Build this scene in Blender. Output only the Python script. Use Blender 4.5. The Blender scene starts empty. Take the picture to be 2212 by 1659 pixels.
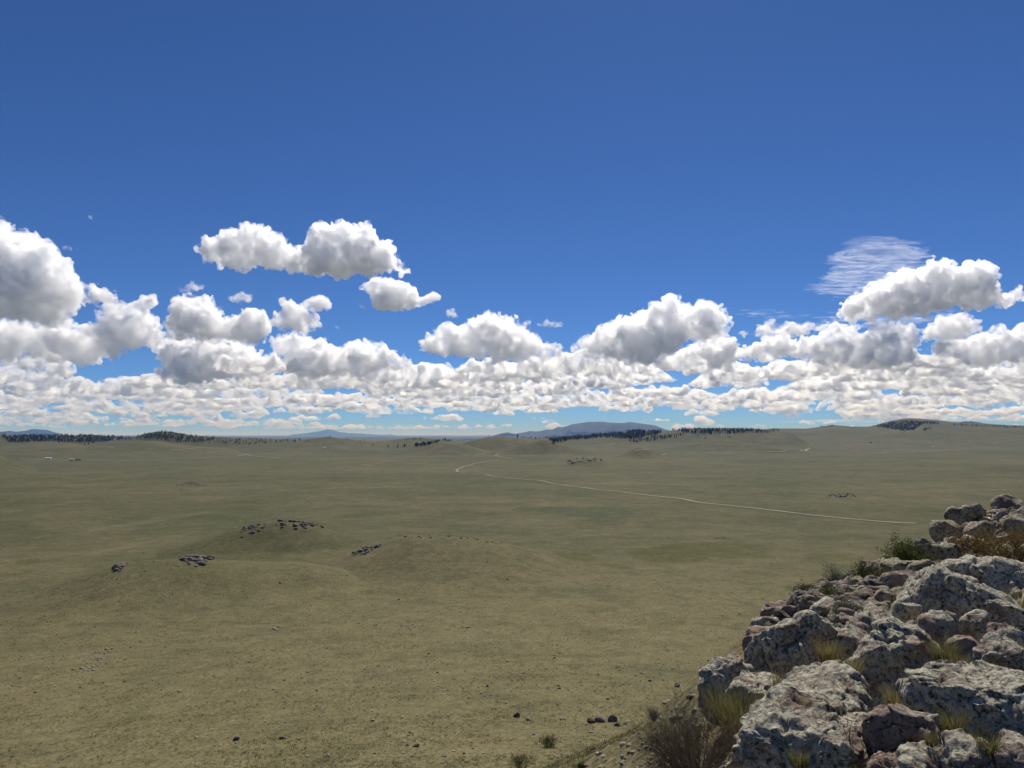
import bpy, bmesh, math, numpy as np
from mathutils import Vector
R = math.radians
F = 768.0                       # focal length in pixels of a 1024 px wide frame
HOR = 435.0                     # row of the true horizon
PITCH = math.atan((HOR - 384) / F)
S = 1024 / 2212                 # notes were taken on a 2212 px wide view
EYE = 70.0                      # camera height above the plain; the camera is the origin of x, y and z
SE, SA = R(48), R(12)           # sun elevation, azimuth to the right of the view axis
sc = bpy.context.scene
COL = sc.collection
cP, sP = math.cos(PITCH), math.sin(PITCH)

def ray(px, py):
    X = (px * S - 512) / F; Y = (384 - py * S) / F
    return np.array([X, cP - Y * sP, sP + Y * cP])
def elev_tan(px, py):
    d = ray(px, py); return d[2] / math.hypot(d[0], d[1])

def tag(o, label=None, cat=None, group=None, kind=None):
    if label: o['label'] = label
    if cat: o['category'] = cat
    if group: o['group'] = group
    if kind: o['kind'] = kind
    return o
def mesh_np(name, V, Fc, smooth=False):
    """V (n,3) float, Fc (m,k) int, all faces with k corners"""
    V = np.ascontiguousarray(V, dtype=np.float32); Fc = np.ascontiguousarray(Fc, dtype=np.int32)
    me = bpy.data.meshes.new(name); k = Fc.shape[1]
    me.vertices.add(len(V)); me.vertices.foreach_set('co', V.ravel())
    me.loops.add(Fc.size); me.loops.foreach_set('vertex_index', Fc.ravel())
    me.polygons.add(len(Fc)); me.polygons.foreach_set('loop_start', np.arange(0, Fc.size, k, dtype=np.int32))
    me.update(calc_edges=True)
    me.polygons.foreach_set('use_smooth', np.full(len(Fc), smooth, dtype=bool))
    return me
def link(name, me, mat=None, parent=None):
    o = bpy.data.objects.new(name, me); COL.objects.link(o)
    if mat: me.materials.append(mat)
    if parent: o.parent = parent
    return o
def empty(name, loc=(0, 0, 0)):
    o = bpy.data.objects.new(name, None); COL.objects.link(o); o.location = loc; return o

# ---- vectorised noise -------------------------------------------------
def _h(ix, iy, iz, seed):
    n = (ix.astype(np.int64) * 374761393 + iy.astype(np.int64) * 668265263 + iz.astype(np.int64) * 2147483647 + seed * 1274126177) & 0xffffffff
    n = ((n ^ (n >> 13)) * 1274126177) & 0xffffffff
    n = (n ^ (n >> 16)) & 0xffffffff
    return n
def vnoise(P, seed=0):
    """smooth value noise in -1..1, P (n,3)"""
    i = np.floor(P).astype(np.int64); f = P - i; u = f * f * f * (f * (f * 6 - 15) + 10)
    r = 0.0
    for dx in (0, 1):
        wx = u[:, 0] if dx else 1 - u[:, 0]
        for dy in (0, 1):
            wy = u[:, 1] if dy else 1 - u[:, 1]
            for dz in (0, 1):
                wz = u[:, 2] if dz else 1 - u[:, 2]
                r = r + wx * wy * wz * (_h(i[:, 0] + dx, i[:, 1] + dy, i[:, 2] + dz, seed) / 4294967295.0)
    return r * 2 - 1
def fbm(P, oct=4, seed=0, gain=.5, lac=2.03):
    a = 1.0; r = 0; t = 0
    for k in range(oct):
        r = r + a * vnoise(P, seed + k * 17); t += a; a *= gain; P = P * lac + 3.7
    return r / t
def worley(P, seed=0):
    """distance to the nearest and second nearest feature point"""
    i = np.floor(P).astype(np.int64); d1 = np.full(len(P), 9.0); d2 = d1.copy()
    for dx in (-1, 0, 1):
        for dy in (-1, 0, 1):
            for dz in (-1, 0, 1):
                c = (i[:, 0] + dx, i[:, 1] + dy, i[:, 2] + dz)
                q = np.stack([c[0] + _h(*c, seed) / 4294967295.0, c[1] + _h(*c, seed + 1) / 4294967295.0, c[2] + _h(*c, seed + 2) / 4294967295.0], 1)
                d = np.sqrt(((P - q) ** 2).sum(1))
                nd1 = np.minimum(d1, d); d2 = np.minimum(np.maximum(d1, d), d2); d1 = nd1
    return d1, d2
def blocks(P, seed=0, tilt=.5):
    """fractured blocks: every cell gets its own height and slope; also the distance to the crack"""
    i = np.floor(P).astype(np.int64); d1 = np.full(len(P), 9.0); d2 = d1.copy(); hh = np.zeros(len(P))
    for dx in (-1, 0, 1):
        for dy in (-1, 0, 1):
            for dz in (-1, 0, 1):
                c = (i[:, 0] + dx, i[:, 1] + dy, i[:, 2] + dz); r = [_h(*c, seed + k) / 4294967295.0 for k in range(5)]
                q = P - np.stack([c[0] + r[0], c[1] + r[1], c[2] + r[2]], 1); d = np.sqrt((q ** 2).sum(1))
                h = r[3] + tilt * (q[:, 0] * (r[4] - .5) * 2 + q[:, 1] * (r[0] + r[3] - 1) + q[:, 2] * (r[1] - .5))
                m = d < d1; d2 = np.where(m, d1, np.minimum(d2, d)); hh = np.where(m, h, hh); d1 = np.where(m, d, d1)
    return hh, d2 - d1
_ico = {}
def ico(n):
    if n not in _ico:
        bm = bmesh.new(); bmesh.ops.create_icosphere(bm, subdivisions=n, radius=1)
        _ico[n] = (np.array([x.co[:] for x in bm.verts]), np.array([[x.index for x in f.verts] for f in bm.faces])); bm.free()
    return _ico[n]

class NT:
    """tiny helper for node materials"""
    def __init__(s, name):
        s.m = bpy.data.materials.new(name); s.m.use_nodes = True; s.t = s.m.node_tree
        s.b = s.t.nodes['Principled BSDF']; s.out = s.t.nodes['Material Output']
        s.b.inputs['Roughness'].default_value = .9; s.b.inputs['Specular IOR Level'].default_value = .15
    def n(s, typ, **kw):
        nd = s.t.nodes.new('ShaderNode' + typ)
        for k, v in kw.items():
            if k.startswith('i_'): nd.inputs[k[2:].replace('_', ' ')].default_value = v
            else: setattr(nd, k, v)
        return nd
    def l(s, a, b):
        s.t.links.new(a, b)
    def pos(s):
        return s.n('NewGeometry').outputs['Position']
    def obj(s):
        return s.n('TexCoord').outputs['Object']
    def noise(s, vec, scale, detail=4, rough=.55, dist=0.0):
        q = s.n('TexNoise', i_Scale=scale, i_Detail=detail, i_Roughness=rough, i_Distortion=dist); s.l(vec, q.inputs['Vector']); return q.outputs['Fac']
    def ramp(s, fac, stops):
        q = s.n('ValToRGB'); e = q.color_ramp.elements
        while len(e) > 1: e.remove(e[-1])
        for k, (p, c) in enumerate(stops):
            x = e[0] if k == 0 else e.new(p)
            x.position = p; x.color = (c, c, c, 1) if not hasattr(c, '__len__') else (*c, 1)
        s.l(fac, q.inputs[0]); return q.outputs[0]
    def mix(s, f, a, b, mode='MIX'):
        q = s.n('Mix', data_type='RGBA', blend_type=mode)
        for v, k in ((f, 0), (a, 6), (b, 7)):
            if isinstance(v, (int, float)): q.inputs[k].default_value = v
            elif isinstance(v, tuple): q.inputs[k].default_value = (*v, 1)
            else: s.l(v, q.inputs[k])
        return q.outputs[2]
    def math(s, op, a, b=0.0, clamp=False):
        q = s.n('Math', operation=op, use_clamp=clamp)
        for v, k in ((a, 0), (b, 1)):
            if isinstance(v, (int, float)): q.inputs[k].default_value = v
            else: s.l(v, q.inputs[k])
        return q.outputs[0]
    def bump(s, h, strength, dist, prev=None):
        q = s.n('Bump', i_Strength=strength, i_Distance=dist); s.l(h, q.inputs['Height'])
        if prev is not None: s.l(prev, q.inputs['Normal'])
        return q.outputs[0]

# ---- camera, sky, sun -------------------------------------------------
cam = bpy.data.cameras.new('camera'); co = bpy.data.objects.new('camera', cam); COL.objects.link(co); sc.camera = co
cam.sensor_width = 36; cam.lens = 36 * F / 1024; cam.clip_start = .05; cam.clip_end = 1.2e6
co.rotation_euler = (math.pi / 2 + PITCH, 0, 0)
w = bpy.data.worlds.new('World'); sc.world = w; w.use_nodes = True; nt = w.node_tree
sk = nt.nodes.new('ShaderNodeTexSky'); sk.sky_type = 'NISHITA'; sk.sun_disc = False
sk.sun_elevation = SE; sk.sun_rotation = SA; sk.altitude = 2700; sk.air_density = .8; sk.dust_density = 0.7; sk.ozone_density = 6
tn = nt.nodes.new('ShaderNodeMix'); tn.data_type = 'RGBA'; tn.blend_type = 'MULTIPLY'; tn.inputs[0].default_value = 1; tn.inputs[7].default_value = (.50, .755, 1.08, 1)
nt.links.new(sk.outputs[0], tn.inputs[6]); nt.links.new(tn.outputs[2], nt.nodes['Background'].inputs[0]); nt.nodes['Background'].inputs[1].default_value = .075
sl = bpy.data.lights.new('sun', 'SUN'); so = bpy.data.objects.new('sun', sl); COL.objects.link(so)
sl.energy = 5.0; sl.angle = R(.53); sl.color = (1, .96, .90)
SUN = Vector((math.sin(SA) * math.cos(SE), math.cos(SA) * math.cos(SE), math.sin(SE)))
so.rotation_euler = SUN.to_track_quat('Z', 'Y').to_euler()
sc.view_settings.view_transform = 'Standard'; sc.view_settings.look = 'None'; sc.view_settings.gamma = 1
sc.view_settings.exposure = 0.0
cy = sc.cycles
cy.max_bounces = 64; cy.volume_bounces = 56; cy.diffuse_bounces = 3; cy.glossy_bounces = 2; cy.transparent_max_bounces = 16
cy.use_denoising = True; cy.volume_max_steps = 128
# =====================================================================
# CLOUDS: closed hulls grown from puffs, filled with a scattering volume
# =====================================================================
ALT = 1500.0                    # cloud base above the eye
TAU = .22                       # optical depth per pixel of cloud
_cm = {}
def cloud_mat(px, k=1.0):
    key = (round(math.log2(px) * 2) / 2, k)
    if key in _cm: return _cm[key]
    p = 2 ** key[0]
    t = NT('cloud_vapour'); t.t.nodes.remove(t.b)
    vs = t.n('VolumeScatter', i_Anisotropy=.62)
    vs.inputs['Color'].default_value = (1, 1, 1, 1)
    nz = t.noise(t.pos(), 1 / (p * 11), 5, .65)
    mr = t.n('MapRange'); mr.inputs['From Min'].default_value = .42; mr.inputs['From Max'].default_value = .62
    mr.inputs['To Min'].default_value = 0.05 * TAU * k / p; mr.inputs['To Max'].default_value = 2.5 * TAU * k / p
    t.l(nz, mr.inputs[0]); t.l(mr.outputs[0], vs.inputs['Density']); t.l(vs.outputs[0], t.out.inputs['Volume'])
    t.m.cycles.volume_step_rate = .6
    _cm[key] = t.m
    return t.m
def inside_and_dist(poly, P):
    A = poly; B = np.roll(poly, -1, 0); n = len(P); ins = np.zeros(n, bool); dm = np.full(n, 1e9)
    for a, b in zip(A, B):
        c = (a[1] > P[:, 1]) != (b[1] > P[:, 1])
        with np.errstate(divide='ignore', invalid='ignore'):
            xi = (b[0] - a[0]) * (P[:, 1] - a[1]) / (b[1] - a[1]) + a[0]
        ins ^= c & (P[:, 0] < xi)
        ab = b - a; t = np.clip(((P - a) @ ab) / (ab @ ab + 1e-9), 0, 1)
        dm = np.minimum(dm, np.hypot(*(P - a - t[:, None] * ab).T))
    return ins, dm
def puffs(poly, rng, n, rmin):
    """circles (x, y, r, depth) that cover an outline greedily, the big ones first"""
    lo, hi = poly.min(0), poly.max(0)
    P = rng.uniform(lo, hi, (6000, 2)); ins, d = inside_and_dist(poly, P)
    m = ins & (d > rmin * .45); P, d = P[m], d[m]
    key = d * rng.uniform(.6, 1.0, len(d)); free = np.ones(len(P), bool); keep = []
    while len(keep) < n * 4:
        kk = np.where(free, key, -1); k = int(kk.argmax())
        if kk[k] <= 0: break
        r = max(d[k], rmin) * rng.uniform(.85, 1.08); keep.append((P[k][0], P[k][1], r, d[k]))
        free &= np.hypot(*(P - P[k]).T) > .5 * r
    return keep
def hull(name, S3, vox, base=None, disp=(), seed=0, core=None):
    """spheres [(centre, radius)] -> one closed, lumpy mesh"""
    i3, i2, i1 = ico(3), ico(2), ico(1); V = []; Fc = []; o = 0
    for c, r in S3:
        iv = i3 if r > vox * 14 else i2 if r > vox * 3.5 else i1
        V.append(iv[0] * r + c); Fc.append(iv[1] + o); o += len(iv[0])
    V = np.concatenate(V); Fc = np.concatenate(Fc)
    me = mesh_np(name, V, Fc, True); ob = link(name, me)
    m = ob.modifiers.new('r', 'REMESH'); m.mode = 'VOXEL'; m.voxel_size = vox; m.use_smooth_shade = True
    dg = bpy.context.evaluated_depsgraph_get(); me2 = bpy.data.meshes.new_from_object(ob.evaluated_get(dg)); ob.modifiers.clear()
    V = np.empty(len(me2.vertices) * 3, np.float32); me2.vertices.foreach_get('co', V); V = V.reshape(-1, 3).astype(float)
    N = np.empty(len(me2.vertices) * 3, np.float32); me2.vertices.foreach_get('normal', N); N = N.reshape(-1, 3)
    soft = np.ones(len(V))
    if core is not None and disp:
        C_ = np.array([c for c, r in core]); R_ = np.array([r for c, r in core])
        for i in range(0, len(V), 4000):
            q = V[i:i + 4000, None, :] - C_[None]; k = ((q ** 2).sum(2) / R_ ** 2).argmin(1); soft[i:i + 4000] = np.clip(R_[k] / (13 * vox), .22, 1)
    for kind, size, amp in disp:
        if kind == 'n': h = fbm(V / (size * vox) + seed, 2, seed)
        else: d1, d2 = worley(V / (size * vox) + seed, seed); h = (.55 - d1) * 1.6
        V = V + N * (h * amp * vox * (soft if size > 6 else 1))[:, None]
    if base is not None:
        b = base + vox * 1.5 * fbm(np.c_[V[:, :2] / (vox * 22), np.zeros(len(V))], 2, seed)
        V[:, 2] = np.where(V[:, 2] < b, b - (b - V[:, 2]) * .25, V[:, 2])
    me2.vertices.foreach_set('co', V.astype(np.float32).ravel()); me2.update()
    ob.data = me2; bpy.data.meshes.remove(me)
    m = ob.modifiers.new('r', 'REMESH'); m.mode = 'VOXEL'; m.voxel_size = vox; m.use_smooth_shade = True
    dg.update(); me3 = bpy.data.meshes.new_from_object(ob.evaluated_get(dg)); ob.modifiers.clear(); ob.data = me3; bpy.data.meshes.remove(me2)
    return ob
nface = 0
def cloud(pts, label, base_y=None, depth=1.0, k=1.0, n=90, rmin=5, seed=1, alt=None, name='cumulus_cloud', fluff=1.0, flat=True, group=None, detail=1.0):
    global nface
    rng = np.random.default_rng(seed)
    poly = np.array([(x / 3, 438.9 + y / 3) for x, y in pts])
    by = poly[:, 1].max() if base_y is None else base_y
    cx = poly[:, 0].mean(); A = ALT if alt is None else alt
    d = ray(cx, by); D = A / d[2] * d[1]; px = D / F
    S3 = []; core = []
    for x, y, r, dd in puffs(poly, rng, n, rmin):
        q = ray(x, y); q = q * (D / q[1]); Rr = r * S * px
        off = rng.uniform(-1, 1) * depth * dd * S * px * .9
        q = q * (1 + off / D)
        S3.append((q, Rr)); core.append((q, Rr))
        if r > rmin * 1.6:      # cauliflower heads on the puff
            for _ in range(int(9 * detail)):
                u = rng.normal(size=3); u /= np.linalg.norm(u)
                if u[2] < -.1: u[2] *= -1
                S3.append((q + u * Rr * .78, Rr * rng.uniform(.22, .42)))
    if fluff >= 1 and n > 40:     # torn shreds round the rim
        ed = [c for c in core if c[1] < 16 * px]
        for _ in range(int(2.6 * len(ed))):
            c, r = ed[rng.integers(len(ed))]; u = rng.normal(size=3); u /= np.linalg.norm(u); q = c + u * (r + px * rng.uniform(-.5, 4)); rr = px * rng.uniform(.8, 1.5)
            S3.append((q, rr)); S3.append((q + np.array([px * rng.uniform(1, 2.5), 0, px * rng.uniform(-.8, .9)]), rr * .75)); S3.append((q - u * px * 1.6, rr * 1.2))
    ob = hull(name, S3, px * .85, None, (('n', 34, 10 * fluff), ('w', 15, 6 * fluff), ('w', 7, 3.2 * fluff), ('n', 5, 4.2 * fluff), ('n', 2.6, 1.5 * fluff)), seed, core)
    nface += len(ob.data.polygons)
    ob.data.materials.append(cloud_mat(px, k))
    tag(ob, label, 'cloud', group)
    return ob
def sh(pts, k): return [(x + 2212 * k, y) for x, y in pts]
cloud([(-160,60),(-60,100),(40,140),(100,175),(170,200),(230,230),(270,290),(330,340),(400,390),(430,440),(480,500),(550,570),(600,520),(660,560),(740,570),(800,630),(760,680),(700,660),(640,650),(560,650),(430,650),(440,700),(470,760),(300,800),(230,780),(150,760),(60,740),(-160,730)],
  'towering white cumulus with a grey belly, cut off by the left edge of the picture', base_y=705, seed=3, n=110, depth=.7)
cloud([(-160,720),(60,750),(180,770),(250,790),(330,800),(450,740),(520,790),(600,790),(680,760),(640,690),(720,660),(800,660),(900,690),(960,740),(1030,790),(1050,850),(1060,930),(940,930),(860,950),(760,990),(650,1010),(480,1000),(300,1000),(100,1010),(-160,1000)],
  'long low cumulus bank directly under the towering cloud at the left edge', seed=4, n=110, depth=.7)
cloud([(820,660),(880,640),(940,600),(1000,600),(1035,640),(990,690),(950,700),(880,680)], 'small cloud puff sitting on the right shoulder of the large left cloud', base_y=775, seed=5, n=30, rmin=4)
cloud([(-100,990),(60,1000),(200,1010),(330,1005),(420,1020),(460,1060),(515,1090),(440,1100),(300,1090),(180,1090),(100,1040),(-100,1040)], 'flat grey tongue of cloud with a pointed right end, above the far left deck', seed=6, n=50, rmin=4)
cloud([(1300,270),(1330,230),(1390,220),(1440,200),(1480,180),(1560,180),(1600,165),(1640,150),(1690,160),(1740,190),(1800,200),(1850,240),(1840,290),(1880,310),(1930,290),(1990,270),(2020,240),(2030,180),(2090,155),(2150,165),(2200,110),(2262,150),(2302,170),(2362,145),(2412,200),(2462,240),(2512,260),(2552,320),(2582,380),(2632,440),(2612,470),(2552,450),(2452,460),(2362,450),(2262,475),(2192,480),(2120,470),(2040,465),(1960,450),(1900,430),(1780,420),(1650,405),(1560,410),(1480,410),(1430,380),(1380,355),(1310,345)],
  'bright double-humped cumulus floating highest and alone in the blue', seed=7, n=130, k=.85)
cloud(sh([(90,550),(150,520),(230,490),(320,490),(420,510),(480,560),(490,600),(560,590),(610,575),(650,610),(600,650),(540,670),(470,680),(380,700),(340,720),(310,690),(230,695),(185,660),(210,600),(150,570)],1), 'smooth bird-shaped cloud just below the double-humped cumulus', seed=8, n=60, rmin=4, k=.9, fluff=.7)
cloud(sh([(665,730),(680,690),(710,675),(745,720),(735,732)],1), 'tiny triangular cloud puff alone beside the bird-shaped cloud', seed=9, n=12, rmin=3, depth=.5, detail=.6)
cloud(sh([(100,670),(125,655),(150,670),(135,685)],1), 'tiny cloud speck under the beak of the bird-shaped cloud', seed=10, n=6, rmin=2.5, detail=.5, k=.7)
WG = 'thin torn scraps of cloud in the open sky'
cloud([(1150,575),(1200,540),(1240,500),(1300,530),(1350,530),(1290,570),(1220,570)], 'torn wispy cloud scrap with curled tips above the clustered cumulus', seed=11, n=26, rmin=2.6, k=.35, detail=.6, name='cloud_wisp', group=WG, fluff=1.3)
cloud([(1450,610),(1510,600),(1570,575),(1670,600),(1610,640),(1560,660),(1500,640)], 'thin diamond-shaped cloud scrap below the double-humped cumulus', seed=12, n=26, rmin=3, k=.45, detail=.6, name='cloud_wisp', group=WG, fluff=1.2)
cloud([(390,290),(460,270),(520,300),(460,310)], 'small faint flat cloud scrap right of the towering left cloud', seed=13, n=14, rmin=2.6, k=.35, detail=.5, name='cloud_wisp', group=WG)
cloud([(540,75),(580,66),(612,100),(600,112),(576,92)], 'faintest small cloud scrap high above the towering left cloud', seed=14, n=12, rmin=2.2, k=.25, detail=.5, name='cloud_wisp', group=WG)
cloud([(2150,800),(2170,785),(2205,805),(2190,815)], 'tiny cloud scrap right of the small pyramid-shaped cumulus', seed=15, n=8, rmin=2.2, k=.4, detail=.5, name='cloud_wisp', group=WG)
cloud(sh([(1240,790),(1300,765),(1350,762),(1420,780),(1430,795),(1340,797)],1), 'thin flat cloud strip between the two large central cumulus clouds', seed=16, n=20, rmin=2.6, k=.4, detail=.5, name='cloud_wisp', group=WG)
cloud([(750,905),(775,890),(800,905),(785,925)], 'rounded cloud scrap in the small blue gap left of centre', seed=17, n=8, rmin=2.5, k=.3, detail=.5, name='cloud_wisp', group=WG) if 0 else None
cloud([(1090,720),(1120,640),(1180,640),(1220,610),(1290,640),(1340,610),(1380,640),(1380,670),(1430,720),(1480,750),(1540,760),(1580,700),(1640,690),(1700,700),(1740,750),(1750,830),(1720,880),(1600,900),(1480,890),(1350,890),(1220,890),(1150,890),(1090,850),(1070,810),(1100,780)],
  'heaped cumulus with two crowns and a knob on top, below the wispy scraps', seed=18, n=90)
cloud([(1760,760),(1800,720),(1840,690),(1850,640),(1900,640),(1950,680),(2000,720),(2050,790),(2000,820),(1920,815),(1840,820),(1760,800)], 'small pyramid-shaped cumulus under a round puff', seed=19, n=45, rmin=4, k=.9)
cloud([(1960,660),(1990,620),(2040,600),(2100,605),(2150,650),(2140,690),(2080,700),(2000,690)], 'small round cloud puff touching the tip of the pyramid-shaped cumulus', base_y=712, seed=20, n=30, rmin=4, k=.9)
cloud([(1030,960),(1100,900),(1200,895),(1340,910),(1450,910),(1530,900),(1600,920),(1640,960),(1720,1010),(1800,1030),(1880,1020),(1900,1060),(1800,1090),(1650,1110),(1480,1130),(1300,1130),(1150,1130),(1060,1130),(980,1110),(1040,1060),(1090,1040)],
  'cumulus with the darkest slate-grey base, under the heaped two-crowned cloud', seed=21, n=90, k=1.3, depth=1.6)
cloud([(1750,880),(1820,870),(1900,860),(1980,880),(2050,900),(2100,910),(2160,930),(2212,950),(2252,910),(2352,915),(2452,930),(2522,960),(2572,990),(2642,1010),(2682,1050),(2642,1070),(2512,1090),(2362,1100),(2212,1100),(2100,1110),(1950,1110),(1930,1050),(1850,1000),(1780,990),(1750,930)],
  'wide lumpy cumulus sloping down to the right, just left of the centre gap', seed=22, n=100)
cloud(sh([(505,930),(560,880),(600,840),(680,790),(720,800),(740,830),(820,800),(870,780),(900,740),(980,735),(1070,740),(1110,745),(1140,790),(1190,790),(1220,840),(1270,860),(1300,910),(1340,900),(1390,930),(1440,960),(1400,1000),(1320,1010),(1200,1010),(1100,1000),(980,1010),(900,1010),(800,1000),(690,990),(620,970),(540,965)],1),
  'domed cumulus with a flat base in the middle of the picture', seed=23, n=100)
cloud(sh([(1470,940),(1540,890),(1580,860),(1640,850),(1660,800),(1720,790),(1780,740),(1880,730),(1940,700),(2010,670),(2080,630),(2150,620),(2212,650),(2262,680),(2332,650),(2412,645),(2452,680),(2472,730),(2532,770),(2472,810),(2482,860),(2412,890),(2292,900),(2212,900),(2100,960),(1980,1000),(1800,1010),(1620,1010),(1520,990)],1),
  'cumulus rising stepwise to a tall right-hand crown, right of the domed cloud', seed=24, n=110)
cloud(sh([(1010,700),(1060,640),(1120,600),(1200,570),(1300,540),(1300,480),(1370,450),(1440,415),(1510,430),(1560,420),(1600,370),(1660,365),(1730,390),(1790,430),(1830,385),(1880,380),(1950,395),(2000,410),(2010,470),(1990,530),(2010,600),(2050,640),(2110,580),(2180,580),(2300,590),(2300,640),(2150,640),(2050,680),(1950,690),(1840,690),(1780,660),(1700,680),(1560,700),(1400,720),(1250,720),(1100,740),(1030,740)],2),
  'large cumulus leaning up to three knobs with a tail trailing off the right edge', seed=25, n=120)
cloud(sh([(450,850),(490,800),(560,765),(640,790),(700,800),(850,785),(910,790),(800,830),(700,855),(560,860)],2), 'thin slanting cloud tapering to the right, under the cirrus streaks', seed=26, n=45, rmin=3, k=.6)
cloud(sh([(880,870),(900,800),(980,770),(1060,790),(1120,810),(1180,860),(1240,840),(1300,790),(1380,810),(1450,800),(1520,830),(1500,880),(1520,930),(1520,980),(1480,1030),(1350,1050),(1200,1050),(1050,1050),(900,1050),(840,1020),(800,1000),(700,1000),(560,1010),(400,1020),(340,1000),(370,950),(430,930),(520,900),(580,865),(650,860),(740,880),(820,860)],2),
  'broad lumpy cumulus below the knobbed leaning cloud on the right', seed=27, n=110, k=1.1)
cloud(sh([(1530,880),(1600,830),(1680,770),(1760,750),(1830,745),(1900,770),(1920,830),(1850,870),(1700,880),(1600,890)],2), 'soft wedge of cloud under the tail of the knobbed leaning cumulus', seed=28, n=50, rmin=4, k=.7)
cloud(sh([(1600,930),(1680,880),(1800,890),(1900,860),(1960,830),(2040,830),(2110,840),(2150,860),(2190,800),(2300,770),(2300,1030),(2100,1030),(1950,1040),(1850,1020),(1750,1010),(1650,1000)],2),
  'grey-bellied cumulus cut off by the right edge of the picture', seed=29, n=90, k=1.1)
cloud(sh([(180,920),(220,890),(270,880),(330,920),(380,950),(360,1010),(300,1060),(180,1070),(150,1030),(60,960),(70,920)],2), 'leaning cloud puff between the stepwise cumulus and the broad lumpy one', seed=30, n=45)
cloud(sh([(350,850),(370,830),(420,830),(430,845),(400,860)],2), 'tiny cloud puff left of the thin slanting cloud', seed=31, n=12, rmin=3, detail=.6, k=.7)
cloud(sh([(540,1310),(600,1270),(660,1290),(720,1270),(780,1290),(820,1340),(740,1362),(620,1362)],2), 'low puffy cloud in the pale strip above the pine ridge right of centre', base_y=889, seed=32, n=45, rmin=3.5)
cloud(sh([(862,1335),(880,1300),(910,1290),(925,1310),(890,1340)],2), 'tiny leaning cloud puff right of the low puffy one', base_y=886, seed=33, n=10, rmin=2.6, detail=.6)
cloud(sh([(80,1405),(85,1385),(110,1380),(135,1400),(200,1410),(225,1425),(180,1437),(120,1437)],2), 'tiny cloud puff lowest above the long pine ridge', base_y=914, seed=34, n=14, rmin=2.2, detail=.6)
cloud(sh([(1010,1360),(1060,1310),(1130,1290),(1200,1290),(1280,1310),(1330,1270),(1400,1275),(1470,1300),(1550,1270),(1600,1310),(1640,1360),(1600,1385),(1400,1380),(1200,1380),(1080,1375)],2), 'low row of bright cauliflower cloud heads above the right-hand ridge', base_y=900, seed=35, n=90, rmin=3)
print('cloud faces', nface)
# ---- the far deck of cumulus: one mass that nobody could count --------
rngd = np.random.default_rng(42)
tmpl = []
for q in range(7):
    L = rngd.uniform(70, 130); H = rngd.uniform(20, 34); xs = np.linspace(-L / 2, L / 2, 26)
    prof = np.sqrt(np.clip(1 - (2 * xs / L) ** 2, 0, 1)) * (.45 + .55 * (vnoise(np.c_[xs / 16 + 9 * q, xs * 0, xs * 0], 5 + q) * .5 + .5)) * H
    poly = np.array([(x, h) for x, h in zip(xs, prof)] + [(x, rngd.uniform(-1.2, 1)) for x in xs[::-3]])
    S3 = []
    for x, y, r, dd in puffs(poly, rngd, 34, 2.0):
        off = rngd.uniform(-1, 1) * (dd * 1.6 + L * .10); S3.append((np.array([x, off, y]), r))
        for _ in range(6):
            u = rngd.normal(size=3); u /= np.linalg.norm(u); u[2] = abs(u[2]) if u[2] < 0 else u[2]
            S3.append((np.array([x, off, y]) + u * r * .8, r * rngd.uniform(.2, .42)))
    o = hull('t', S3, 1.1, 0, (('n', 14, 3.4), ('w', 6, 2.3)), 60 + q)
    me = o.data; V = np.empty(len(me.vertices) * 3, np.float32); me.vertices.foreach_get('co', V); V = V.reshape(-1, 3)
    me.calc_loop_triangles(); T = np.empty(len(me.loop_triangles) * 3, np.int32); me.loop_triangles.foreach_get('vertices', T)
    tmpl.append((V, T.reshape(-1, 3), L)); bpy.data.objects.remove(o); bpy.data.meshes.remove(me)
rows = [(926, 9), (920, 9), (914, 10), (907, 12), (899, 15), (891, 18), (882, 22), (872, 26), (860, 32), (846, 40), (832, 44), (818, 46), (804, 44)]
def cover(x, y):
    if y >= 922: return .95 if 600 < x < 1085 else .12 if x < 600 else .10
    if y >= 910: return .97 if x < 640 else .04 if x < 1085 else .06 if x < 1780 else .15
    if y >= 896: return .85 if x < 560 else .20 if x < 1050 else .10 if x < 1780 else .8
    if y >= 886: return .85 if x < 1060 else .30 if x < 1500 else .15 if x < 1780 else .85
    if y >= 866: return .97 if x < 1560 else .75
    if y >= 840: return .85
    if 140 < x < 345: return 0.0
    if y >= 825: return .75
    return 0.0 if 860 < x < 960 or x < 140 else .6
DV = []; DF = []; DM = []; mats = []; off = 0
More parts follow.
